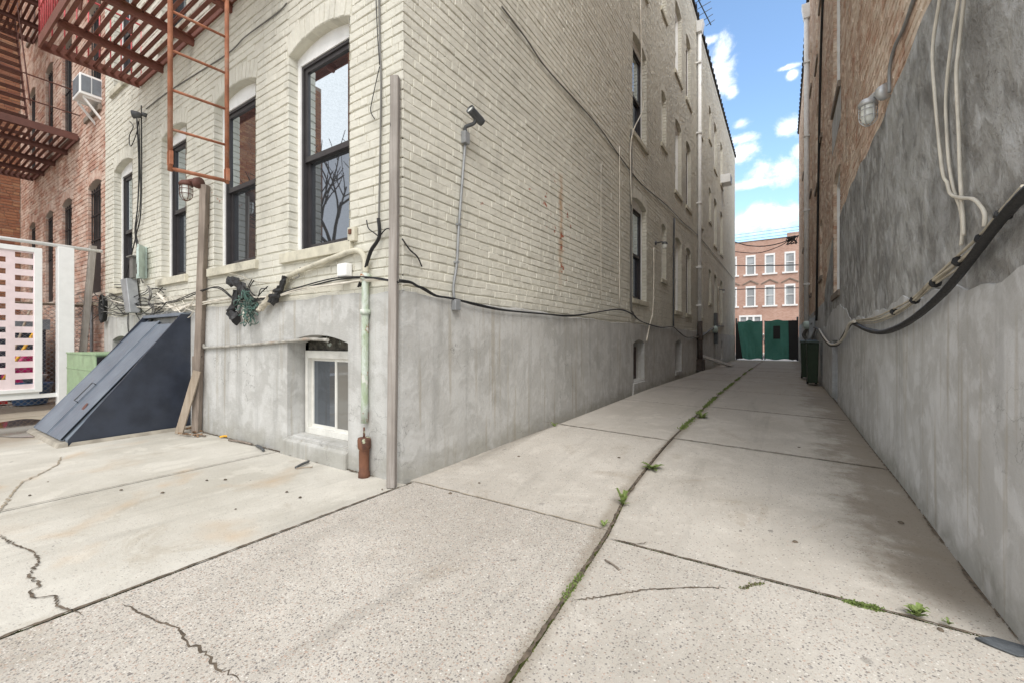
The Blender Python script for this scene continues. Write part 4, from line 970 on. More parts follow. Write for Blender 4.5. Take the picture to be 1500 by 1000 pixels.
# ------------------------------------------------------------------ fire escapes
def fire_escape(name, label, x0, x1, y0, y1, z, mat, mrail, beams, ladder=None, stair=None, rail_bars=.115):
    t = thing(name, label, 'fire escape', ((x0 + x1) / 2, y1, z)); th = .03
    f = MB()
    f.box(x0, x1, y0 - .012, y0 + .012, z - .04, z + .10); f.box(x0, x1, y1 - .03, y1 - .012, z - .02, z + .05)
    for x in (x0, x1): f.box(x - .012, x + .012, y0 + .012, y1 - .03, z - .05, z + .08)
    for k in range(1, 4): f.bar((x0, y0 + (y1 - y0) * k / 4, z - .010), (x1, y0 + (y1 - y0) * k / 4, z - .010), .012, .016)
    f.build('frame', M[mat], t)
    for x in beams:
        b = MB(); b.hexa([(x - .022, y0 + .012, z - .085), (x + .022, y0 + .012, z - .085), (x + .022, y1 + .02, z - .105), (x - .022, y1 + .02, z - .105), (x - .022, y0 + .012, z - .012), (x + .022, y0 + .012, z - .012), (x + .022, y1 + .02, z - .012), (x - .022, y1 + .02, z - .012)])
        b.box(x - .05, x + .05, y0 + .012, y1, z - .018, z - .008); b.build('bracket', M[mat], t)
    s = MB(); n = int((y1 - y0) / .092)
    for k in range(n):
        y = y0 + .03 + (y1 - y0 - .06) * (k + .5) / n; s.box(x0 + .013, x1 - .013, y - .021, y + .021, z, z + .009)
    s.build('slat_floor', M[mat], t)
    r = MB()
    for zz in (z + .45, z + .90):
        r.bar((x0, y0, zz), (x1, y0, zz), .03, .012); r.bar((x0, y0, zz), (x0, y1, zz), .03, .012); r.bar((x1, y0, zz), (x1, y1, zz), .03, .012)
    if rail_bars:
        k = x0
        while k < x1: r.tube([(k, y0, z + .10), (k, y0, z + .9)], .009, 5, 1); k += rail_bars
        k = y0
        while k < y1:
            for x in (x0, x1): r.tube([(x, k, z + .08), (x, k, z + .9)], .009, 5, 1)
            k += rail_bars
    r.build('railing', M[mrail], t)
    if stair:
        a, b, wy0, wy1 = stair; a = Vector(a); b = Vector(b); st = MB()
        for y in (wy0, wy1): st.bar((a.x, y, a.z), (b.x, y, b.z), .012, .13)
        n = int((b.z - a.z) / .21)
        for k in range(1, n):
            q = a.lerp(b, k / n)
            for o in (-.07, .0, .07): st.box(q.x + o - .022, q.x + o + .022, wy0, wy1, q.z, q.z + .008)
        for y in (wy0, wy1): st.tube([(a.x, y, a.z + .8), (b.x, y, b.z + .8)], .012, 6, 1)
        st.build('stair', M[mat], t)
    return t
fe = fire_escape('fire_escape', 'red slatted fire escape platform with drop ladder above the windows of the cream building', -8.13, -4.02, 1.275, YF, 4.95, 'rust', 'redrail', [-7.29, -6.30, -5.3, -4.35], stair=((-6.9, 0, 4.96), (-5.2, 0, 8.3), 1.40, 1.85))
ld = MB(); lx = -4.24; y0, y1 = 1.39, 1.81
for y, zb in ((y0, 2.50), (y1, 2.53)): ld.tube([(lx, y, zb), (lx, y, 4.0), (lx, y, 5.9)], .019, 8, 1)
ld.tube([(lx, y0, 2.52), (lx, y1, 2.55)], .016, 6, 1)
for k in range(1, 11): ld.tube([(lx, y0, 2.52 + .325 * k), (lx, y1, 2.55 + .325 * k)], .011, 6, 1)
for y in (y0, y1): ld.box(lx - .03, lx + .03, y - .012, y + .012, 2.55, 2.66)
ld.build('drop_ladder', M['rustlad'], fe)
fire_escape('fire_escape', 'brown rusty fire escape platform with a steep stair on the red brick building', -15.2, -11.42, 1.30, YF, 5.0, 'rustb', 'rustb', [-12.3, -13.3, -14.3], stair=((-12.75, 0, 5.05), (-14.35, 0, 8.25), 1.36, 1.88), rail_bars=.62)
fire_escape('fire_escape', 'upper dark fire escape platform at the top left, above the brown rusty platform', -15.2, -11.42, 1.30, YF, 8.3, 'rustb', 'rustb', [-12.3, -13.3, -14.3], rail_bars=.2)
# ------------------------------------------------------------------ white sliding gate at the left
XG = -9.88
BG = Basis(XG, 0, (0, 1), (1, 0))
gt = thing('sliding_gate', 'white framed sliding gate with a pink slotted panel at the left edge of the yard', 'gate', (XG, 1.0, 0))
m = MB(); m.tube([(XG, -2.2, 2.665), (XG, 2.28, 2.645)], .028, 8, 1); m.build('top_rail', M['white2'], gt)
m = MB(); m.wbox(BG, 1.74, 1.925, .0, 2.62, -.09, .09); m.build('gate_post', M['white2'], gt, bevel=.006)
m = MB(); m.wbox(BG, -2.2, 1.74, .215, .275, -.04, .02); m.wbox(BG, 1.05, 1.55, .275, .31, -.04, .0); m.build('bottom_rail', M['white2'], gt)
py0, py1, pz0, pz1 = -.6, 1.575, .315, 2.56
m = MB()
m.wbox(BG, py1 - .085, py1, pz0, pz1, .0, .05); m.wbox(BG, py0, py0 + .085, pz0, pz1, .0, .05); m.wbox(BG, py0 + .085, py1 - .085, pz1 - .075, pz1, .0, .05); m.wbox(BG, py0 + .085, py1 - .085, pz0, pz0 + .055, .0, .05)
m.build('panel_frame', M['white2'], gt, bevel=.004)
m = MB(); slots = []; a = py1 - .085; rows = 12; zt, zb = pz1 - .075, pz0 + .055
cols = []; y = a - .01
while y > py0 + .12: cols.append((y - .185, y)); y -= .275
cols = cols[::1]
pit = (zt - zb) / rows
for ci, (s0, s1) in enumerate(cols):
    offz = -.0 if ci % 2 == 0 else .085
    r0 = s0 - (.09 if ci + 1 < len(cols) else (s0 - py0 - .085)); m.wbox(BG, r0, s0, zb, zt, .012, .03)            # upright between slots
    z = zb
    for k in range(rows + 1):
        c0 = zb + pit * (k + .42) + offz; c1 = c0 + pit * .46
        if c1 > zt: m.wbox(BG, s0, s1, z, zt, .012, .03); z = zt; break
        m.wbox(BG, s0, s1, z, c0, .012, .03); z = c1
    if z < zt - .001: m.wbox(BG, s0, s1, z, zt, .012, .03)
m.wbox(BG, cols[0][1], a, zb, zt, .012, .03)
m.build('slotted_panel', M['pink'], gt)
# leaning wooden post and the chain link fence between the gate and the facade
square_post('wooden_post', (-9.98, 2.0, 0), (-9.90, 2.17, 2.72), .085, M['post'], 'thin grey post leaning beside the white gate post near the red brick wall')
ms = MB(); x = -10.25
for k in range(-6, 30):
    u = 1.95 - 3.2 + k * .085
def chain_link(name, p0, p1, z0, z1, label, cell=.075):
    t = thing(name, label, 'fence', p0); m = MB(); a = Vector(p0); b = Vector(p1); L = (b - a).length; d = (b - a) / L; n = int((L + (z1 - z0)) / cell)
    for k in range(n):
        s0 = k * cell - (z1 - z0)
        for sg in (1, -1):
            q0, q1 = s0, s0 + (z1 - z0); lo = max(0, q0); hi = min(L, q1)
            if hi - lo < .01: continue
            za, zb2 = z0 + (lo - q0), z0 + (hi - q0)
            if sg < 0: za, zb2 = z0 + z1 - za, z0 + z1 - zb2
            A = a + d * lo; B_ = a + d * hi; m.bar((A.x, A.y, za), (B_.x, B_.y, zb2), .0045, .0045)
    m.build('wire_mesh', M['grey'], t)
    m = MB(); m.tube([(a.x, a.y, z1), (b.x, b.y, z1)], .02, 8, 1); m.build('top_rail', M['plank'], t)
    m = MB(); m.tube([(a.x, a.y, 0), (a.x, a.y, z1 + .04)], .024, 8, 1); m.build('post', M['grey'], t); m = MB(); m.tube([(b.x, b.y, 0), (b.x, b.y, z1 + .04)], .024, 8, 1); m.build('post', M['grey'], t); return t
chain_link('chain_link_fence', (-10.35, -1.6, 0), (-10.35, 2.25, 0), .05, 1.72, 'rusty chain link fence with a wooden rail behind the white gate')
# air conditioner housing behind the hatch
ac = thing('air_conditioner', 'sage green outdoor air conditioner cabinet with a dark louvred side behind the cellar hatch', 'air conditioner', (-8.4, 1.9, 0))
cx0, cx1, cy0, cy1, cz = -9.17, -7.72, 1.72, 2.24, .915
m = MB(); rr = .05
m.box(cx0, cx1 - .02, cy0, cy1, .06, cz); m.box(cx0 - .008, cx1 + .01, cy0 - .008, cy1 + .008, cz, cz + .025); m.box(cx0 - .005, cx1 - .02, cy0 - .006, cy0, .70, .715); m.box(cx0 - .005, cx1 - .02, cy0 - .006, cy0, .30, .315); m.box(cx0, cx1, cy0, cy1, .02, .06)
m.build('cabinet', M['acgreen'], ac, bevel=.012)
m = MB(); m.box(cx1 - .019, cx1 - .006, cy0 + .012, cy1 - .01, .08, cz - .02)
for k in range(13): m.box(cx1 - .006, cx1 + .004, cy0 + .03, cy1 - .03, .12 + .06 * k, .135 + .06 * k)
m.build('louvre', M['iron'], ac)
# window air conditioner on the red brick wall
t = thing('window_air_conditioner', 'white window air conditioner on a slanted white bracket high on the red brick wall', 'air conditioner', (-10.4, YF, 5.2))
m = MB(); x0, x1, y0, y1, z0, z1 = -10.51, -10.07, 2.04, 2.34, 5.33, 5.69
m.box(x0, x1, y0, y1, z0, z1); m.build('case', M['white2'], t, bevel=.012)
m = MB()
m.box(x0 + .04, x1 - .04, y0 - .006, y0 - .001, z0 + .05, z1 - .04); m.box(x1 + .001, x1 + .006, y0 + .155, y1 - .03, z0 + .05, z1 - .04)
m.box(x0 - .006, x0 - .001, y0 + .05, y1 - .12, z0 + .06, z1 - .05); m.box(x1 + .001, x1 + .006, y0 + .02, y0 + .14, z0 + .05, z1 - .04); m.build('grille', M['slate'], t)
for x in (x0 + .06, x1 - .06): m = MB(); m.bar((x, y0 + .05, z0 - .015), (x, y1, z0 - .015), .03, .03); m.bar((x, y0 + .06, z0 - .03), (x, YF + .01, z0 - .32), .03, .03); m.build('bracket', M['white2'], t)
t = thing('window_air_conditioner', 'small white window air conditioner near the top of the cream alley wall by the street', 'air conditioner', (XL, 22.5, 8.8))
m = MB(); m.wbox(BL, 22.22, 22.88, 8.62, 9.02, -.05, .42); m.build('case', M['white2'], t, bevel=.01)
m = MB(); m.wbox(BL, 22.27, 22.83, 8.67, 8.97, .421, .427); m.build('grille', M['slate'], t)

# ------------------------------------------------------------------ things stored beyond the white gate
t = thing('storage_shed', 'dark steel storage box with a slate lid seen through the white gate', 'storage box', (-13, 1.4, 0))
m = MB(); m.box(-14.2, -11.9, .25, 1.95, .02, 1.32); m.build('box', M['navyd'], t); m = MB(); m.hexa([(-14.25, .2, 1.32), (-11.85, .2, 1.32), (-11.85, 2.0, 1.32), (-14.25, 2.0, 1.32), (-14.25, .2, 1.40), (-11.85, .2, 1.40), (-11.85, 2.0, 1.52), (-14.25, 2.0, 1.52)]); m.build('lid', M['slate'], t)
def stick(name, a, b, r, m, label, cat, head=None):
    mb = MB(); mb.tube([a, b], r, 8, 1); o = mb.build(name, m); tag(o, label, cat)
    if head:
        h = MB(); h.hexa(head); h.build('head', M['red'], o)
    return o
stick('broom', (-11.35, 1.30, .30), (-11.45, 1.76, 1.32), .024, M['yellow'], 'broom with a yellow handle leaning beyond the white gate', 'broom', [(-11.45, 1.1, .03), (-11.25, 1.1, .03), (-11.25, 1.4, .03), (-11.45, 1.4, .03), (-11.38, 1.24, .31), (-11.32, 1.24, .31), (-11.32, 1.36, .31), (-11.38, 1.36, .31)])
stick('wooden_pole', (-11.55, 1.28, .02), (-11.75, 1.78, 1.9), .017, M['plank'], 'plain wooden pole leaning behind the yellow broom handle', 'pole')
t = thing('hand_truck', 'red hand truck with black wheels standing behind the slotted panel', 'hand truck', (-10.9, .85, 0)); m = MB()
for y in (.62, 1.02): m.tube([(-10.85, y, .12), (-10.85, y, 1.0), (-10.95, y, 1.15)], .018, 6, 2)
for z in (.3, .5, .7, .9): m.tube([(-10.85, .62, z), (-10.85, 1.02, z)], .015, 6, 1)
m.box(-10.84, -10.55, .60, 1.04, .10, .115); m.build('frame', M['red'], t)
for y in (.52, 1.12):
    m = MB(); m.lathe((-10.95, y, .17), [(.02, -.03), (.12, -.03), (.165, -.025), (.17, 0), (.165, .025), (.12, .03), (.02, .03)], 20, ax=(.9, .2, 0)); wv = m.build('wheel', M['rubber'], t)
    m = MB()
    for k in range(5):
        a = 2 * math.pi * k / 5; c = Vector((-10.95, y, .17)); ax = Vector((.9, .2, 0)).normalized(); e1 = ax.orthogonal().normalized(); e2 = ax.cross(e1); m.lathe(c + e1 * (math.cos(a) * .07) + e2 * (math.sin(a) * .07), [(.001, .032), (.022, .032), (.022, .034), (.001, .035)], 8, ax=ax)
    m.build('rim', M['grey'], wv)
tag_ = thing('plastic_crate', 'red plastic crate on the ground behind the slotted panel', 'crate', (-11.2, .3, 0)); m = MB()
for z in (.05, .14, .23, .32): m.box(-11.4, -11.0, .1, .55, z, z + .05)
for x, y in ((-11.4, .1), (-11.03, .1), (-11.4, .52), (-11.03, .52)): m.box(x, x + .03, y, y + .03, .02, .38)
m.build('crate_body', M['red'], tag_)
t = thing('storage_tub', 'blue plastic tub on the ground beyond the white gate post', 'tub', (-11.0, 1.62, 0)); m = MB(); m.lathe((-11.0, 1.62, .0), [(.20, .02), (.27, .36), (.29, .38), (.27, .385), (.24, .33), (.18, .06), (.001, .05)], 20); m.build('tub_body', M['blue'], t)
t = tag(MB().build('basin', M['alu']), 'pale grey washing basin sitting on the blue tub', 'basin') if False else None
m = MB(); m.lathe((-10.98, 1.66, .388), [(.001, 0), (.11, .0), (.16, .13), (.17, .14), (.155, .135), (.10, .02), (.001, .02)], 20); tag(m.build('basin', M['alu']), 'pale grey washing basin sitting on the blue tub', 'basin')
m = MB(); c = Vector((-11.62, 1.62, .55)); rg = []
for k in range(9):
    f = k / 8; r = .22 * math.sin(math.pi * min(.98, f * .9 + .08)) ** .6 + .02; rg.append([c + Vector((math.cos(a) * r * (1 + .12 * math.sin(3 * a + k)), math.sin(a) * r * (1 + .1 * math.sin(4 * a + 2 * k)), -.5 + f * .85)) for a in (2 * math.pi * q / 14 for q in range(14))])
m.rings(rg); tag(m.build('rubbish_bag', M['magenta']), 'crumpled magenta bag behind the yellow broom', 'bag')

# ------------------------------------------------------------------ electrical boxes on the rear facade
t = thing('terminal_box', 'open mint green telephone terminal box on the cream rear wall between two windows', 'terminal box', (-7.9, YF, 2.2)); m = MB()
m.wbox(BF, -8.02, -7.86, 2.02, 2.48, .015, .10); m.build('case', M['mint'], t, bevel=.006); m = MB(); m.hexa([BF.P(-7.86, 2.02, .06), BF.P(-7.84, 2.02, .05), BF.P(-7.70, 2.02, .16), BF.P(-7.72, 2.02, .17), BF.P(-7.86, 2.48, .06), BF.P(-7.84, 2.48, .05), BF.P(-7.70, 2.48, .16), BF.P(-7.72, 2.48, .17)]); m.build('door', M['mint'], t)
m = MB()
for k in range(7): m.tube([BF.P(-7.94 + R.uniform(-.05, .05), 2.4 - .05 * k, .10), BF.P(-7.9 + R.uniform(-.04, .05), 2.15, .125), BF.P(-7.95 + R.uniform(-.1, .1), 1.95, .06)], .006, 5, 4)
m.build('wiring', M['cabg'], t)
t = thing('cable_duct', 'tilted grey metal cable duct below the window beside the terminal box', 'cable duct', (-8.3, YF, 1.8)); m = MB()
a, b = Vector(BF.P(-8.36, 2.04, .10)), Vector(BF.P(-8.16, 1.52, .10)); m.hexa([b + Vector((-.10, -.06, 0)), b + Vector((.10, -.06, 0)), b + Vector((.10, .07, 0)), b + Vector((-.10, .07, 0)), a + Vector((-.13, -.06, 0)), a + Vector((.13, -.06, 0)), a + Vector((.13, .07, 0)), a + Vector((-.13, .07, 0))])
m.build('channel', M['grey'], t, bevel=.01); m = MB(); m.wbox(BF, -8.30, -8.16, 2.05, 2.36, .03, .10); m.wbox(BF, -8.33, -8.13, 2.36, 2.38, .02, .13); m.build('splice_box', M['cabg'], t)
q = on_y(512, 398, YF); m = MB(); m.wbox(BF, q.x - .062, q.x + .062, q.z - .055, q.z + .06, .014, .085); tag(m.build('junction_box', M['white2'], bevel=.012), 'white plastic junction box above the green pipe near the wall corner', 'junction box')
q = on_y(521, 345, YF); t = thing('outlet_box', 'cream painted outlet box with a rusty socket at the corner window sill', 'outlet box', q); m = MB(); m.wbox(BF, q.x - .045, q.x + .045, q.z - .06, q.z + .06, .012, .05); m.build('case', M['sill'], t, bevel=.004); m = MB(); m.wbox(BF, q.x - .02, q.x + .012, q.z, q.z + .04, .05, .062); m.build('socket', M['rustiron'], t)
# coil of black cable
m = MB(); q = on_y(160, 453, YF)
for k in range(5): m.tube([(q.x + (.11 + .01 * k) * math.cos(a) * .75, q.y - .05 - .012 * k, q.z + (.20 + .008 * k) * math.sin(a)) for a in (2 * math.pi * i / 20 for i in range(21))], .013, 6, 1)
tag(m.build('cable_coil', M['cabb']), 'coil of black cable hanging where the cream wall meets the red brick wall', 'cable coil')

M['cond'] = m_plain('plastered_pipe', (.36, .345, .31), .9, var=.25, scale=14, bump=.7, dirt=(.3, .17, .09), dirt_amt=.5)
# ------------------------------------------------------------------ cables
def cable(px, plane, r, m, label, off=.03, name='cable', cat='cable', sub=5, rj=0.0, extra=None):
    P = []
    for q in px:
        if len(q) == 3: x, y, o = q
        else: (x, y), o = q, off
        if plane == 'F': P.append(on_y(x, y, YF - o))
        elif plane == 'L': P.append(on_x(x, y, XL + o))
        else: P.append(on_x(x, y, XR - o))
    P = [P[0]] + [p + Vector((R.uniform(-.004, .004), R.uniform(-.006, .006), R.uniform(-.006, .006))) for p in P[1:-1]] + [P[-1]]
    mb = MB(); mb.tube(P, r, 6, sub, rj or .05)
    if extra:
        for e in extra: mb.tube([p + Vector(e(i)) for i, p in enumerate(P)], r * R.uniform(.6, .95), 6, sub)
    return tag(mb.build(name, m), label, cat)
def jit(a): return lambda i: (R.uniform(-a, a), -.012, R.uniform(-a, a))
cable([(165, 441), (205, 450), (250, 452), (290, 446), (300, 444), (345, 438), (400, 434), (440, 424), (490, 416), (540, 412), (570, 409), (584, 411)], 'F', .010, M['cabw'], 'bundle of pale dirty cables along the foot of the painted rear wall bricks', .06, extra=[jit(.012), jit(.018)])
cable([(162, 430), (200, 446), (250, 444), (290, 430), (320, 420), (350, 441), (385, 437), (420, 428), (470, 415), (500, 410), (540, 406), (560, 408), (584, 414)], 'F', .007, M['cabb'], 'black cable weaving over the pale bundle along the rear wall', .075, extra=[jit(.02)])
cable([(555, -30), (556, 60), (558, 120), (557, 220), (556, 300), (555, 345)], 'F', .008, M['cabg'], 'straight grey cable down the rear wall between corner window and post', .024)
cable([(550, -20), (553, 45), (556, 95)], 'F', .004, M['cabb'], 'thin black wire joining the grey cable from above near the roof side', .03)
cable([(556, 98), (545, 150), (543, 165), (549, 175)], 'F', .004, M['cabb'], 'short loose wire end dangling beside the straight grey cable', .03)
cable([(555, 320), (556, 347), (545, 370), (535, 395), (527, 420)], 'F', .011, M['cabb'], 'thick black cable slanting down to the pipe under the corner window', .05, extra=[jit(.006)])
cable([(537, 323), (540, 335), (548, 342), (556, 348)], 'F', .005, M['cabb'], 'curled stub of wire left of the cable splice', .04)
cable([(573, 336), (565, 336), (558, 345), (556, 349)], 'F', .005, M['cabb'], 'curved stub of wire right of the cable splice', .04)
cable([(585, 411), (600, 413), (612, 419), (622, 423), (640, 434), (662, 438), (700, 446), (740, 454), (790, 460), (830, 462), (858, 460), (885, 456), (908, 453.5), (925, 460), (938, 470), (953, 476), (970, 480), (985, 479), (993, 485), (1005, 494), (1016, 494)], 'L', .0105, M['cabb'], 'long black cable sagging along the top of the grey stucco on the alley wall', .05, extra=[lambda i: (.0, 0, -.012 + .006 * (i % 3))])
cable([(588, 417), (606, 417), (630, 428), (650, 436)], 'L', .008, M['cabw'], 'short pale cable turning round the corner above the stucco', .045)
cable([(589, 350), (600, 365), (612, 378), (618, 391)], 'L', .006, M['cabb'], 'loose black wire end on the painted bricks near the corner post', .03)
cable([(735, 10), (770, 55), (800, 100), (850, 155), (880, 190), (905, 225), (940, 270), (975, 300), (1000, 326), (1020, 343), (1045, 372), (1075, 410)], 'L', .010, M['cabg'], 'grey cable running diagonally down the long painted alley wall', .03)
cable([(925, 190), (925, 300), (924.5, 440), (927, 458), (932, 466)], 'L', .017, M['cabg'], 'grey cable pipe down the left edge of the first alley window column', .035)
cable([(938, 0), (940.5, 120), (941.5, 160), (925, 205), (925, 300)], 'L', .012, M['cabw'], 'white cord slanting across the second floor alley window', .05)
cable([(907.5, 215), (907.5, 330), (907.5, 448)], 'L', .010, M['cabw'], 'thin white cord hanging down the bricks left of the first alley window', .03)
cable([(880.5, 240), (880.5, 340), (880.5, 440)], 'L', .006, M['cabw'], 'very thin pale cord hanging left of the white cord on the bricks', .03)
cable([(957.5, 363), (957.5, 420), (956, 460), (952, 475), (947, 500)], 'L', .017, M['cabw'], 'white cable dropping from the wall lamp to the first alley basement window', .04)
cable([(987.5, 320), (987, 400), (986.5, 478)], 'L', .022, M['greyd'], 'dark vertical pipe on the bricks beside the third alley window column', .035)
cable([(1016, 494), (1024, 494), (1033, 489), (1042, 482), (1050, 478), (1060, 478)], 'L', .03, M['cabg'], 'grey cable bundle passing behind the alley downspout', .06)
cable([(1052, 420), (1053, 448), (1053.5, 475)], 'L', .03, M['cabw'], 'white cable dropping from the far wall lamp to the alley meter', .05)
t = thing('electric_meter', 'round grey electric meter with black boxes at the far end of the alley wall', 'electric meter', BL.P(19.7, 1.6, 0)); m = MB(); m.wbox(BL, 19.75, 20.05, 1.0, 2.3, .025, .16); m.build('meter_box', M['greyd'], t); m = MB(); m.lathe(BL.P(19.6, 1.6, .03), [(.14, 0), (.15, .12), (.12, .15), (.001, .16)], 14, ax=(1, -.2, 0)); m.build('dial', M['mint'], t)
# facade vertical cables at the left windows
cable([(200, 170), (203, 240), (201, 300), (198, 340), (203, 370)], 'F', .007, M['cabb'], 'black cables hanging down beside the leftmost rear window', .04, extra=[lambda i: (.05 + .03 * (i % 2), -.01, 0), lambda i: (.10 - .04 * (i % 2), 0, 0)])
cable([(190, 178), (196, 186), (190, 200), (191, 215), (200, 196), (203, 178)], 'F', .006, M['cabb'], 'looped black cable hanging beside the flood lamp', .05)
cable([(207, 155), (207, 300), (199, 345), (185, 400), (180, 425)], 'F', .008, M['cabb'], 'single thin black cable crossing the leftmost rear window', .05)
cable([(214, 160), (250, 132), (330, 82), (360, 55), (405, 20), (420, 5)], 'F', .007, M['cabg'], 'thin grey wire climbing diagonally from the flood lamp across the upper rear wall', .02)
cable([(232, 430), (240, 438), (252, 450), (262, 452), (280, 447)], 'F', .02, M['cabw'], 'torn pale cable sheath right of the terminal box', .06, extra=[jit(.03)])
cable([(218, 420), (222, 432), (218, 445), (226, 455), (221, 470)], 'F', .008, M['cabg'], 'tangle of grey wires hanging under the terminal box', .07, extra=[jit(.05), jit(.06), jit(.05)])
cable([(188, 455), (187, 480), (192, 505)], 'F', .007, M['cabb'], 'short black cable dropping down the stucco left of the hatch', .04)
# long conduit across the stucco above the basement window
cable([(296, 440), (296, 495), (299, 507), (306, 509), (380, 503), (425, 500), (450, 497), (480, 498)], 'F', .016, M['cond'], 'old plaster coated conduit along the stucco above the basement window', .045, name='conduit', cat='conduit', rj=.12)
cable([(336, 401), (352, 405), (372, 412), (410, 415)], 'F', .005, M['cabt'], 'thin rusty wire strung below the second rear window sill', .05)
cable([(440, 392), (437, 400), (438, 405), (433, 408)], 'F', .006, M['cabg'], 'hooked wire below the painted pipe', .05)
cable([(372, 411), (366, 424), (375, 434), (384, 428), (392, 420)], 'F', .006, M['cabb'], 'knotted black wire loops between the torn wrappings', .07, extra=[jit(.03)])
for (lab, mm, r_, n_, seed) in (('wild tangle of pale wires between the grey cable duct and the brown post', 'cabw', .006, 7, 1), ('wild tangle of dark wires around the grey cable duct', 'cabb', .006, 9, 2), ('snarl of thin brown cables between the black coil and the cable duct', 'cabg', .007, 8, 3)):
    R.seed(seed); mb = MB()
    for k in range(n_):
        x0, x1 = ((222, 290) if seed == 1 else (165, 240) if seed == 2 else (112, 190)); y0 = R.uniform(424, 458); P = []
        for j in range(6):
            f = j / 5; P.append(on_y(x0 + (x1 - x0) * f + R.uniform(-6, 6), y0 + R.uniform(-9, 9) + 12 * math.sin(f * 3.1) * R.uniform(-.3, 1), YF - R.uniform(.03, .11)))
        mb.tube(P, r_, 5, 5)
    tag(mb.build('wire_tangle', M[mm]), lab, 'wire tangle', 'wire tangles on the rear wall')
R.seed(11)
p = MB(); p.bar((-12.2, 2.2, 1.78), (-9.9, 2.2, 1.74), .05, .05); tag(p.build('timber_rail', M['plank']), 'tan timber rail fixed across the red brick wall behind the white gate post', 'rail')
# torn wrappings hanging from the cables
def wrapping(name, px, r0, r1, m, label, n=11, off=.09):
    mb = MB(); P = spline([on_y(x, y, YF - off) for x, y in px], 4); rg = []
    for i, p in enumerate(P):
        f = i / (len(P) - 1); r = r0 + (r1 - r0) * f; d = (P[min(i + 1, len(P) - 1)] - P[max(0, i - 1)]).normalized(); s = d.cross(Vector((0, 1, 0))).normalized(); u = d.cross(s)
        rg.append([p + s * (math.cos(a) * r * R.uniform(.55, 1.35)) + u * (math.sin(a) * r * R.uniform(.4, 1.0)) for a in (2 * math.pi * k / n for k in range(n))])
    mb.rings(rg, smooth=False); return mb
m = wrapping('x', [(336, 412), (346, 415), (356, 425), (360, 440)], .05, .06, None, ''); m2 = wrapping('x', [(345, 425), (343, 448), (338, 458), (347, 468)], .035, .06, None, '')
m.v += []; b = len(m.v); m.v += m2.v; m.f += [tuple(q + b for q in f) for f in m2.f]; m.sm += m2.sm
tag(m.build('torn_wrapping', M['cabb']), 'torn black plastic wrapping hanging left of the green rope wad', 'torn plastic')
m = MB()
def wad(c, r, n, rr):
    for _ in range(n):
        p = Vector(c) + Vector((R.gauss(0, r * .5), R.gauss(0, r * .25), R.gauss(0, r * .7))); pts = [p]
        for k in range(4): p = p + Vector((R.gauss(0, r * .5), R.gauss(0, r * .2), R.gauss(0, r * .5))); pts.append(p)
        m.tube(pts, rr, 4, 3)
wad(on_y(363, 448, YF - .10), .075, 46, .006); M['rope'] = m_plain('green_rope', (.065, .125, .105), .8, var=.5, scale=30, dirt=(.4, .42, .38), dirt_amt=.6)
tag(m.build('rope_wad', M['rope']), 'tangled green rope wad hanging under the second rear window', 'rope')
m = wrapping('x', [(354, 428), (360, 440), (358, 456), (362, 470)], .03, .035, None, ''); tag(m.build('torn_wrapping', M['cabw']), 'torn off white sheet hanging inside the green rope wad', 'torn plastic')
m = wrapping('x', [(417, 405), (413, 418), (406, 430), (398, 440)], .022, .06, None, ''); tag(m.build('torn_wrapping', M['cabb']), 'black tape wrapping on the pipe end at the right of the green rope wad', 'torn plastic')
m = wrapping('x', [(405, 428), (394, 438), (384, 450), (379, 454)], .045, .03, None, ''); tag(m.build('torn_wrapping', M['cabt']), 'frayed beige insulation between the rope wad and the pipe end', 'torn insulation')
# right wall
cable([(1520, 268), (1500, 285), (1470, 320), (1440, 358), (1400, 408), (1370, 440), (1340, 465), (1315, 480), (1290, 487), (1268, 482), (1250, 473), (1243, 478), (1235, 494), (1226, 505), (1215, 505), (1206, 495), (1198, 482), (1192, 480)], 'R', .0205, M['cabb'], 'thick black hose drooping along the right wall', .075, name='hose', cat='hose')
bun = [(1505, 280), (1470, 315), (1440, 350), (1405, 383), (1370, 415), (1340, 440), (1310, 457), (1280, 469), (1250, 471)]
bundle = cable(bun, 'R', .008, M['cabt'], 'bundle of beige cables tied along the right wall above the black hose', .06, extra=[(lambda i, k=k: (-.01 * (k % 2), .01 * math.sin(i * 2 + k), .012 * k - .018 + .008 * math.sin(i * 1.7 + k))) for k in range(4)])
for k in (1, 2, 3, 4, 5, 6): x, y = bun[k]; q = on_x(x, y, XR - .065); mb = MB(); mb.lathe(q, [(.026, -.008), (.028, 0), (.026, .008)], 8, ax=(0, 1, -.6), caps=True); mb.build('cable_tie', M['cabb'], bundle)
cable([(1252, 471), (1244, 476), (1237, 492), (1227, 503), (1216, 503), (1207, 493), (1200, 482)], 'R', .016, M['cabw'], 'pale cable bundle in the dip before the far meters on the right wall', .10)
cable([(1379, -25), (1376, 0), (1367, 66), (1368, 125), (1381, 244), (1387, 268), (1394, 284), (1408, 290), (1425, 292), (1436, 302), (1442, 315), (1442, 332)], 'R', .0082, M['cabw'], 'leftmost white cable on the right wall with a hooked lower end', .05)
cable([(1408, -25), (1405, 0), (1393, 75), (1384, 145), (1386, 200), (1391, 244), (1399, 280), (1407, 307), (1410, 335), (1408, 360)], 'R', .0075, M['cabw'], 'middle white cable of three on the right wall', .035)
cable([(1416, -25), (1413, 0), (1404, 66), (1402, 109), (1404, 190), (1407, 264), (1411, 320), (1412, 345)], 'R', .0082, M['cabw'], 'rightmost straight white cable of three on the right wall', .045)
cable([(1343, -20), (1338, 0), (1322, 45), (1310, 70), (1304, 100), (1303, 136)], 'R', .013, M['grey'], 'bent grey conduit above the caged lamp on the right brick wall', .03, name='conduit', cat='conduit')
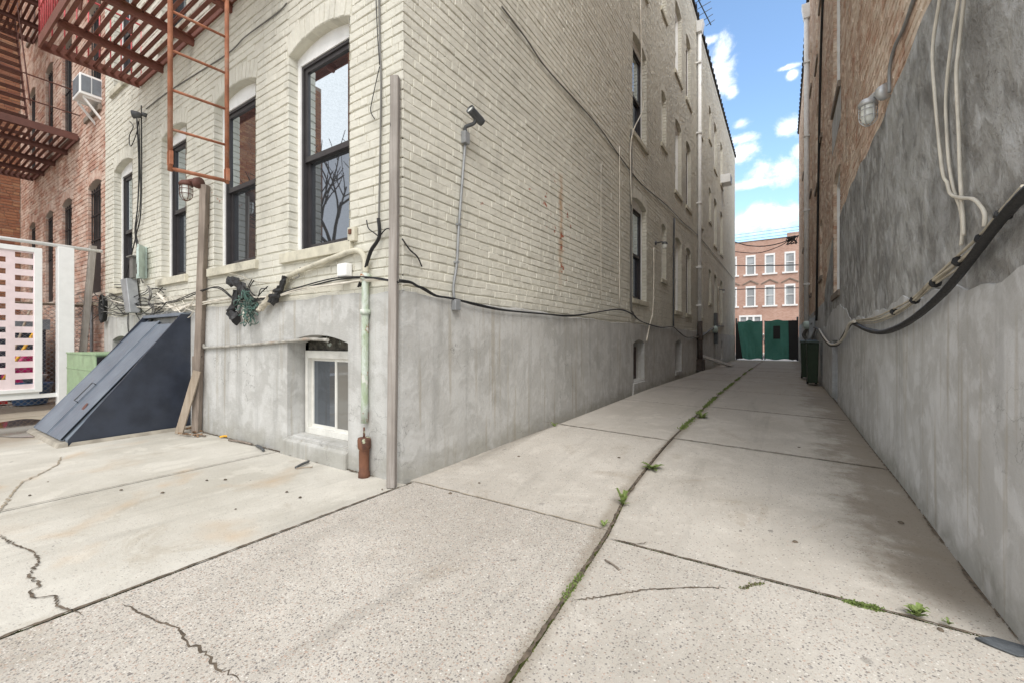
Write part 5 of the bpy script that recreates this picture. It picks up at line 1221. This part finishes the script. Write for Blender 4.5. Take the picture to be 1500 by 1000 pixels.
cable([(1206, -20), (1202, 100), (1199, 260), (1197, 400), (1196, 470)], 'R', .025, M['cabb'], 'dark cable running down the far right brick wall to the meters', .05)
t = thing('electric_meter', 'cluster of grey electric meters on the far right wall above the green bins', 'electric meter', BR.P(14.5, 1.5, 0)); m = MB(); m.wbox(BR, 14.3, 14.6, 1.2, 1.75, .03, .16); m.build('meter_box', M['grey'], t); m = MB(); m.wbox(BR, 15.0, 15.3, 1.05, 1.6, .03, .16); m.build('meter_box', M['grey'], t)
m = MB(); m.lathe(BR.P(14.45, 1.55, .16), [(.11, 0), (.11, .10), (.08, .13), (.001, .135)], 14, ax=(-1, -.3, 0)); m.build('dial', M['mint'], t)
m = MB()
for k in range(7): m.tube([BR.P(14.2 + .2 * k, 1.6, .1), BR.P(14.3 + R.uniform(-.2, 1.2), 1.3, .2 + R.uniform(0, .1)), BR.P(14.4 + R.uniform(-.2, .8), 1.1, .12), BR.P(13.2, 1.42 + R.uniform(-.04, .04), .07)], .014, 5, 4)
m.build('wiring', M['cabg'], t)
for (x, y, lab) in ((.56, 11.9, 'dark green wheeled bin against the right wall, nearer of the two bins'), (.50, 13.6, 'dark green wheeled bin against the right wall, farther one behind the first bin')):
    z = gz(x, y); t = thing('wheeled_bin', lab, 'bin', (x, y, z)); m = MB(); w = .115
    m.hexa([(x - w * .8, y - .2, z + .06), (x + w * .8, y - .2, z + .06), (x + w * .8, y + .2, z + .06), (x - w * .8, y + .2, z + .06), (x - w, y - .26, z + .95), (x + w, y - .26, z + .95), (x + w, y + .26, z + .95), (x - w, y + .26, z + .95)]); m.build('bin_body', M['bin'], t, bevel=.015)
    m = MB(); m.hexa([(x - w - .015, y - .29, z + .955), (x + w + .005, y - .29, z + .955), (x + w + .005, y + .28, z + .955), (x - w - .015, y + .28, z + .955), (x - w, y - .26, z + .99), (x + w, y - .26, z + .99), (x + w, y + .26, z + 1.03), (x - w, y + .26, z + 1.03)]); m.build('lid', M['bin'], t, bevel=.012)
    for s in (-1, 1): m = MB(); m.lathe((x + s * w * .7, y + .2, z + .09), [(.02, -.02), (.085, -.02), (.088, 0), (.085, .02), (.02, .02)], 14, ax=(1, 0, 0)); m.build('wheel', M['rubber'], t)
# loose gutter length at the foot of the downspout
p = MB(); a = Vector(BL.P(15.75, .62, .1)); b = Vector((-1.80, 19.2, gz(-1.8, 19.2) + .04)); p.bar(a, b, .16, .08); tag(p.build('gutter_length', M['white']), 'loose pale gutter length leaning from the alley downspout to the ground', 'gutter')

# ------------------------------------------------------------------ green gate at the street
gt = thing('driveway_gate', 'double steel gate covered with green screen mesh closing the street end of the driveway', 'gate', (-.9, YE, 0))
BGt = Basis(0, YE - .12, (1, 0), (0, -1))
def leaf(u0, u1, side):
    f = MB()
    for u in (u0, u1): f.tube([BGt.P(u, .03, 0), BGt.P(u, 2.32, 0)], .03, 8, 1)
    for z in (.12, 1.2, 2.28): f.tube([BGt.P(u0, z, 0), BGt.P(u1, z, 0)], .022, 8, 1)
    o = f.build('gate_leaf', M['greyd'], gt)
    m = MB(); n = 26; zs = 9; rg = []
    for i in range(n + 1):
        u = u0 + (u1 - u0) * i / n; k = i / n
        sc = abs(math.sin(k * math.pi * 2 + side)) * .055; top = 2.30 + .10 * math.exp(-((k - .48) / .16) ** 2) - sc * .7; bot = .06 + .035 * math.sin(k * 9 + side)
        rg.append([BGt.P(u, bot + (top - bot) * j / zs, .035 + .016 * math.sin(k * 40 + j * .4) * (1 - j / zs) + .012 * math.sin(k * 13 + j)) for j in range(zs + 1)])
    m.rings(rg, closed=False, caps=False); m.build('screen', M['screen'], o)
    return o
l1 = leaf(-2.33, -1.06, .4); l2 = leaf(-.92, .46, 1.3)
m = MB(); u0 = -.50; m.wbox(BGt, u0, u0 + .34, 1.24, 2.0, .066, .072); m.build('dark_patch', M['iron'], l2)
m = MB(); m.hexa([BGt.P(-2.42, .06, .07), BGt.P(-2.08, .06, .07), BGt.P(-2.08, .06, .075), BGt.P(-2.42, .06, .075), BGt.P(-2.42, 2.2, .07), BGt.P(-2.36, 2.2, .07), BGt.P(-2.36, 2.2, .075), BGt.P(-2.42, 2.2, .075)]); m.build('dark_strip', M['iron'], l1)
m = MB(); m.hexa([BGt.P(.28, .06, .07), BGt.P(.70, .06, .07), BGt.P(.70, .06, .075), BGt.P(.28, .06, .075), BGt.P(.24, 2.3, .07), BGt.P(.70, 2.3, .07), BGt.P(.70, 2.3, .075), BGt.P(.24, 2.3, .075)]); m.build('dark_strip', M['iron'], l2)
m = MB()
for z in (1.15, 1.3, 1.45, .2): m.wbox(BGt, -1.05, -.93, z, z + .05, .0, .09)
m.tube([BGt.P(-.99, .95, .08), BGt.P(-.95, 1.1, .1), BGt.P(-1.03, 1.2, .1), BGt.P(-.97, 1.45, .1)], .02, 6, 3); m.build('latch', M['alu'], gt)
for u in (-2.42, .68): m = MB(); m.tube([BGt.P(u, 0, 0), BGt.P(u, 2.5, 0)], .05, 10, 1); m.build('gate_post', M['greyd'], gt)
# overhead wires
def wire(a, b, sag, r, label):
    m = MB(); a, b = Vector(a), Vector(b); m.tube([a.lerp(b, k / 14) - Vector((0, 0, sag * 4 * (k / 14) * (1 - k / 14))) for k in range(15)], r, 5, 1); return tag(m.build('overhead_wire', M['cabg']), label, 'overhead wire')
for i, (y, lab) in enumerate(((336, 'topmost'), (340.5, 'second highest'), (345, 'third highest'), (348.5, 'lowest'))):
    p = on_y(1122, y, 40); wire((-16, 40, p.z - .3), (14, 40, p.z + .2), .1, .018, lab + ' of four thin street wires in the sky above the far red roof')
M['cabg2'] = M['cabb']
def ww(px, label, r=.03):
    m = MB(); m.tube([on_y(x, y, YE + .7) for x, y in px], r, 5, 4); return tag(m.build('overhead_wire', M['cabb']), label, 'overhead wire')
ww([(1050, 352), (1076, 355), (1095, 360), (1120, 361), (1145, 356), (1160, 349), (1168, 346), (1190, 342)], 'upper black wire sagging between the two roofs at the street end')
ww([(1050, 366), (1076, 369), (1110, 371), (1140, 362), (1155, 353), (1166, 347), (1190, 338)], 'lower black wire sagging between the two roofs at the street end', .024)
ww([(1040, 389), (1076, 389.5), (1120, 389.5), (1168, 388.5), (1190, 388)], 'straight black wire across the upper windows of the far red house')
ww([(1040, 426), (1076, 424.5), (1120, 423), (1168, 422), (1190, 421.5)], 'straight black wire across the lower windows of the far red house', .024)
m = MB()
for k in range(10): p = on_y(1160, 352, YE + .7); m.tube([p + Vector((R.uniform(-.3, .3), R.uniform(-.1, .1), R.uniform(-.3, .3))) for _ in range(4)], .022, 5, 4)
tag(m.build('wire_knot', M['cabb']), 'knotted splice of black wires beside the right roof at the street end', 'wire splice')
# rooftop aerial
t = thing('rooftop_aerial', 'old comb shaped television aerial leaning over the roof edge of the cream building', 'aerial', (XL, 14.5, 12.2)); m = MB()
m.tube([(XL - .6, 14.6, 12.2), (XL - .6, 14.6, 13.4)], .025, 6, 1); m.build('mast', M['greyd'], t)
m = MB(); a, b = Vector((XL - .1, 14.2, 12.75)), Vector((XL + .3, 16.8, 12.60)); m.tube([a, b], .02, 6, 1)
for k, ln in enumerate((1.9, 1.75, 1.6, 1.35, .7, .55, .45, .35, .3)):
    q = a.lerp(b, .05 + .115 * k); m.tube([q - Vector((ln * .5, .0, .03)), q + Vector((ln * .5, .0, .08))], .011, 5, 1)
m.build('elements', M['greyd'], t)
# small wedge of dark tarp at the foot of the right wall
m = MB(); P = [on_g(1428, 936), on_g(1455, 935), (on_g(1500, 948)), (on_g(1530, 965)), on_g(1490, 962), on_g(1450, 946)]; m.rings([[p + Vector((0, 0, .002)) for p in P], [p * .995 + Vector((.003, .01, .010)) for p in P]]); M['tarp'] = m_plain('dark_tarp', (.10, .11, .12), .7, var=.3, scale=20, bump=.6)
tag(m.build('tarp_scrap', M['tarp']), 'flat scrap of dark grey tarp on the concrete at the foot of the right wall', 'tarp')
# bare street tree beyond the yard: it shows as a reflection in the near windows
t = thing('bare_tree', 'tall leafless tree beyond the yard, mirrored in the upper panes of the rear windows', 'tree', (-12.6, -4.4, -.05)); tr = MB(); br = MB(); R.seed(5)
def grow(p, d, ln, r, lvl):
    q = p + d * ln; mid = (p + q) / 2 + Vector((R.uniform(-.04, .04), R.uniform(-.04, .04), 0)) * ln
    (tr if lvl == 0 else br).tube([p, mid, q], [r, r * .85, r * .7], 5, 2)
    if lvl >= 5: return
    for k in range(3 if lvl < 4 else 2):
        nd = (d + Vector((R.uniform(-.8, .8), R.uniform(-.8, .8), R.uniform(-.15, .55)))).normalized(); grow(p.lerp(q, R.uniform(.65, 1)), nd, ln * R.uniform(.6, .85), r * .6, lvl + 1)
grow(Vector((-12.6, -4.4, -.2)), Vector((.03, .02, 1)), 3.0, .16, 0)
tr.build('trunk', M['soil'], t); br.build('branches', M['soil'], t); R.seed(12)
# litter
def litter_stick(px0, px1, r, m, label):
    a, b = on_g(*px0), on_g(*px1); mb = MB(); mb.tube([a + Vector((0, 0, r)), (a + b) / 2 + Vector((.004, .003, r * 1.6)), b + Vector((0, 0, r))], r, 6, 3); return tag(mb.build('stick', m), label, 'stick')
litter_stick((433, 686), (452, 677), .011, M['greyd'], 'dark stick on the pale concrete below the basement window')
litter_stick((434, 686), (458, 684), .005, M['plank'], 'thin tan twig crossing the dark stick below the basement window')
litter_stick((335, 645), (368, 651), .010, M['postbr'], 'brown wood splinter at the wall foot left of the basement window')
litter_stick((376, 654), (386, 661), .014, M['greyd'], 'short dark chip of wood at the wall crack')
litter_stick((283, 637), (301, 639), .010, M['postbr'], 'bark sliver in front of the brown post')
litter_stick((886, 820), (907, 835), .004, M['postbr'], 'thin dark twig on the front slab beside the mossy joint')
litter_stick((322, 641), (333, 640), .012, M['yellow'], 'tiny yellow scrap at the foot of the stucco')
m = MB()
for _ in range(70):
    p = on_g(R.uniform(262, 306), R.uniform(622, 640)); a = R.uniform(0, 6.28); s = R.uniform(.012, .03); z = R.uniform(.006, .03)
    m.face([(p.x + s * math.cos(a), p.y + s * math.sin(a), z), (p.x + s * math.cos(a + 1.8), p.y + s * math.sin(a + 1.8), z + .01), (p.x - s * math.cos(a), p.y - s * math.sin(a), z + R.uniform(0, .012)), (p.x - s * math.cos(a + 1.8), p.y - s * math.sin(a + 1.8), z)])
tag(m.build('dead_leaves', M['dead']), kind='stuff')
m = MB()
for px in ((70, 705), (43, 725), (345, 745), (330, 702), (303, 703), (420, 720), (440, 728), (178, 717), (238, 721), (660, 722), (702, 707), (760, 668), (907, 670), (1320, 765), (1165, 793), (1378, 922), (1170, 655), (598, 700), (520, 690), (560, 716)):
    p = on_g(*px); n = R.randint(5, 8); r = R.uniform(.006, .017); z = p.z
    b = [(p.x + r * math.cos(a) * R.uniform(.7, 1.3), p.y + r * math.sin(a) * R.uniform(.6, 1.2), z + .001) for a in (6.283 * k / n for k in range(n))]
    m.rings([b, [((q[0] - p.x) * .6 + p.x, (q[1] - p.y) * .6 + p.y, z + r * .5) for q in b]], smooth=False)
tag(m.build('litter', M['crack']), kind='stuff')

# ------------------------------------------------------------------ sky, sun, camera
def sky_world():
    w = bpy.data.worlds.new('World'); scene.world = w; w.use_nodes = True; t = NT.__new__(NT); t.t = w.node_tree; t.t.nodes.clear(); t.m = None
    out = t.n('OutputWorld'); bg = t.n('Background'); sk = t.n('TexSky'); sk.sky_type = 'NISHITA'; sk.sun_disc = False
    sk.sun_elevation = SUN_EL; sk.sun_rotation = SUN_ROT; sk.air_density = 1.0; sk.dust_density = .6; sk.ozone_density = 2.2
    tc = t.n('TexCoord'); d = tc.outputs['Generated']; x = t.n('SeparateXYZ'); t.link(d, x.inputs[0])
    ya = t.math('MAXIMUM', x.outputs[1], .02); a = t.math('DIVIDE', x.outputs[0], ya); b = t.math('DIVIDE', x.outputs[2], ya)
    cb = t.n('CombineXYZ'); t.link(a, cb.inputs[0]); t.link(b, cb.inputs[1])
    nz = t.noise(cb.outputs[0], 15, 9, .68, .35); n2 = t.noise(cb.outputs[0], 5, 4, .6)
    f = None
    for px, py, rx, ry in ((1056, 100, 26, 46), (1038, 60, 16, 10), (1072, 135, 12, 12), (1085, 182, 17, 10), (1155, 187, 24, 20), (1140, 247, 50, 28), (1168, 225, 20, 16), (1080, 205, 34, 10), (1085, 224, 34, 16), (1120, 320, 110, 26), (1150, 100, 22, 5), (1100, 270, 60, 10), (1160, 110, 10, 8)):
        r = ray(px, py); ca, cbb = r[0] / r[1], r[2] / r[1]; r2 = ray(px + rx, py); r3 = ray(px, py - ry); sa = abs(r2[0] / r2[1] - ca); sb = abs(r3[2] / r3[1] - cbb)
        e = t.math('ADD', t.math('POWER', t.math('DIVIDE', t.math('SUBTRACT', a, ca), sa), 2.0), t.math('POWER', t.math('DIVIDE', t.math('SUBTRACT', b, cbb), sb), 2.0))
        g = t.math('SUBTRACT', 1.0, t.math('SQRT', e)); f = g if f is None else t.math('MAXIMUM', f, g)
    f = t.math('ADD', t.math('MAXIMUM', f, -1.0), t.math('MULTIPLY', t.math('SUBTRACT', nz, .5), 2.6))
    front = t.math('MULTIPLY', t.ramp(f, -.08, .95), t.math('GREATER_THAN', x.outputs[1], .25))
    gn = t.noise(d, 2.6, 7, .6, .4); rest = t.math('MULTIPLY', t.ramp(gn, .33, .50), t.ramp(x.outputs[1], .75, .45))
    cl = t.math('MAXIMUM', front, t.math('MULTIPLY', rest, .94))
    shade = t.ramp(t.math('ADD', nz, t.math('MULTIPLY', n2, .3)), .4, .8)
    cc = t.mix(shade, (5.6, 6.0, 6.6), (6.8, 7.0, 7.2))
    sky = t.mix(1.0, sk.outputs[0], SKY_TINT, 'MULTIPLY')
    cc = t.mix(rest, cc, t.mix(shade, (5.3, 5.2, 5.0), (7.4, 7.3, 7.15))); c = t.mix(cl, sky, cc); t.link(c, bg.inputs[0]); bg.inputs[1].default_value = SKY; t.link(bg.outputs[0], out.inputs[0])
SUN_EL, SUN_ROT = math.radians(50), math.radians(142)
SKY, SKY_TINT, SUN, EXPO = .15, (1.40, 1.46, 1.42), 1.5, .60
sky_world()
l = bpy.data.lights.new('sun', 'SUN'); l.energy = SUN; l.angle = math.radians(30); l.color = (1, .96, .90)
so_ = bpy.data.objects.new('sun', l); COL.objects.link(so_)
az = SUN_ROT; dirn = Vector((math.sin(az) * math.cos(SUN_EL), math.cos(az) * math.cos(SUN_EL), math.sin(SUN_EL)))
so_.rotation_euler = dirn.to_track_quat('Z', 'Y').to_euler(); so_.location = dirn * 30
cam = bpy.data.cameras.new('camera'); cam.sensor_width = 36; cam.lens = FPX / 1500 * 36; cam.clip_start = .05; cam.clip_end = 600
co = bpy.data.objects.new('camera', cam); COL.objects.link(co); co.location = (0, 0, H); co.rotation_euler = (math.pi / 2, 0, YAW); scene.camera = co
vs = scene.view_settings; vs.view_transform = 'Standard'; vs.look = 'None'; vs.exposure = EXPO; vs.gamma = 1
scene.render.engine = 'CYCLES'; scene.cycles.max_bounces = 10; scene.cycles.diffuse_bounces = 8; scene.cycles.use_denoising = True

for o in list(scene.objects):
    if o.parent or 'category' not in o or 'group' in o: continue
    g = {'cable': 'cables strung over the walls', 'lamp': 'outdoor lamps on walls and posts', 'post': 'wooden posts', 'bin': 'green bins by the right wall', 'fire escape': 'fire escapes on the rear walls',
         'overhead wire': 'overhead wires at the street end', 'stick': 'sticks littered at the wall foot', 'air conditioner': 'air conditioners', 'electric meter': 'electric meters', 'conduit': 'conduits on the walls', 'torn plastic': 'torn wrappings on the pipes', 'building': 'buildings'}.get(o['category'])
    if g: o['group'] = g
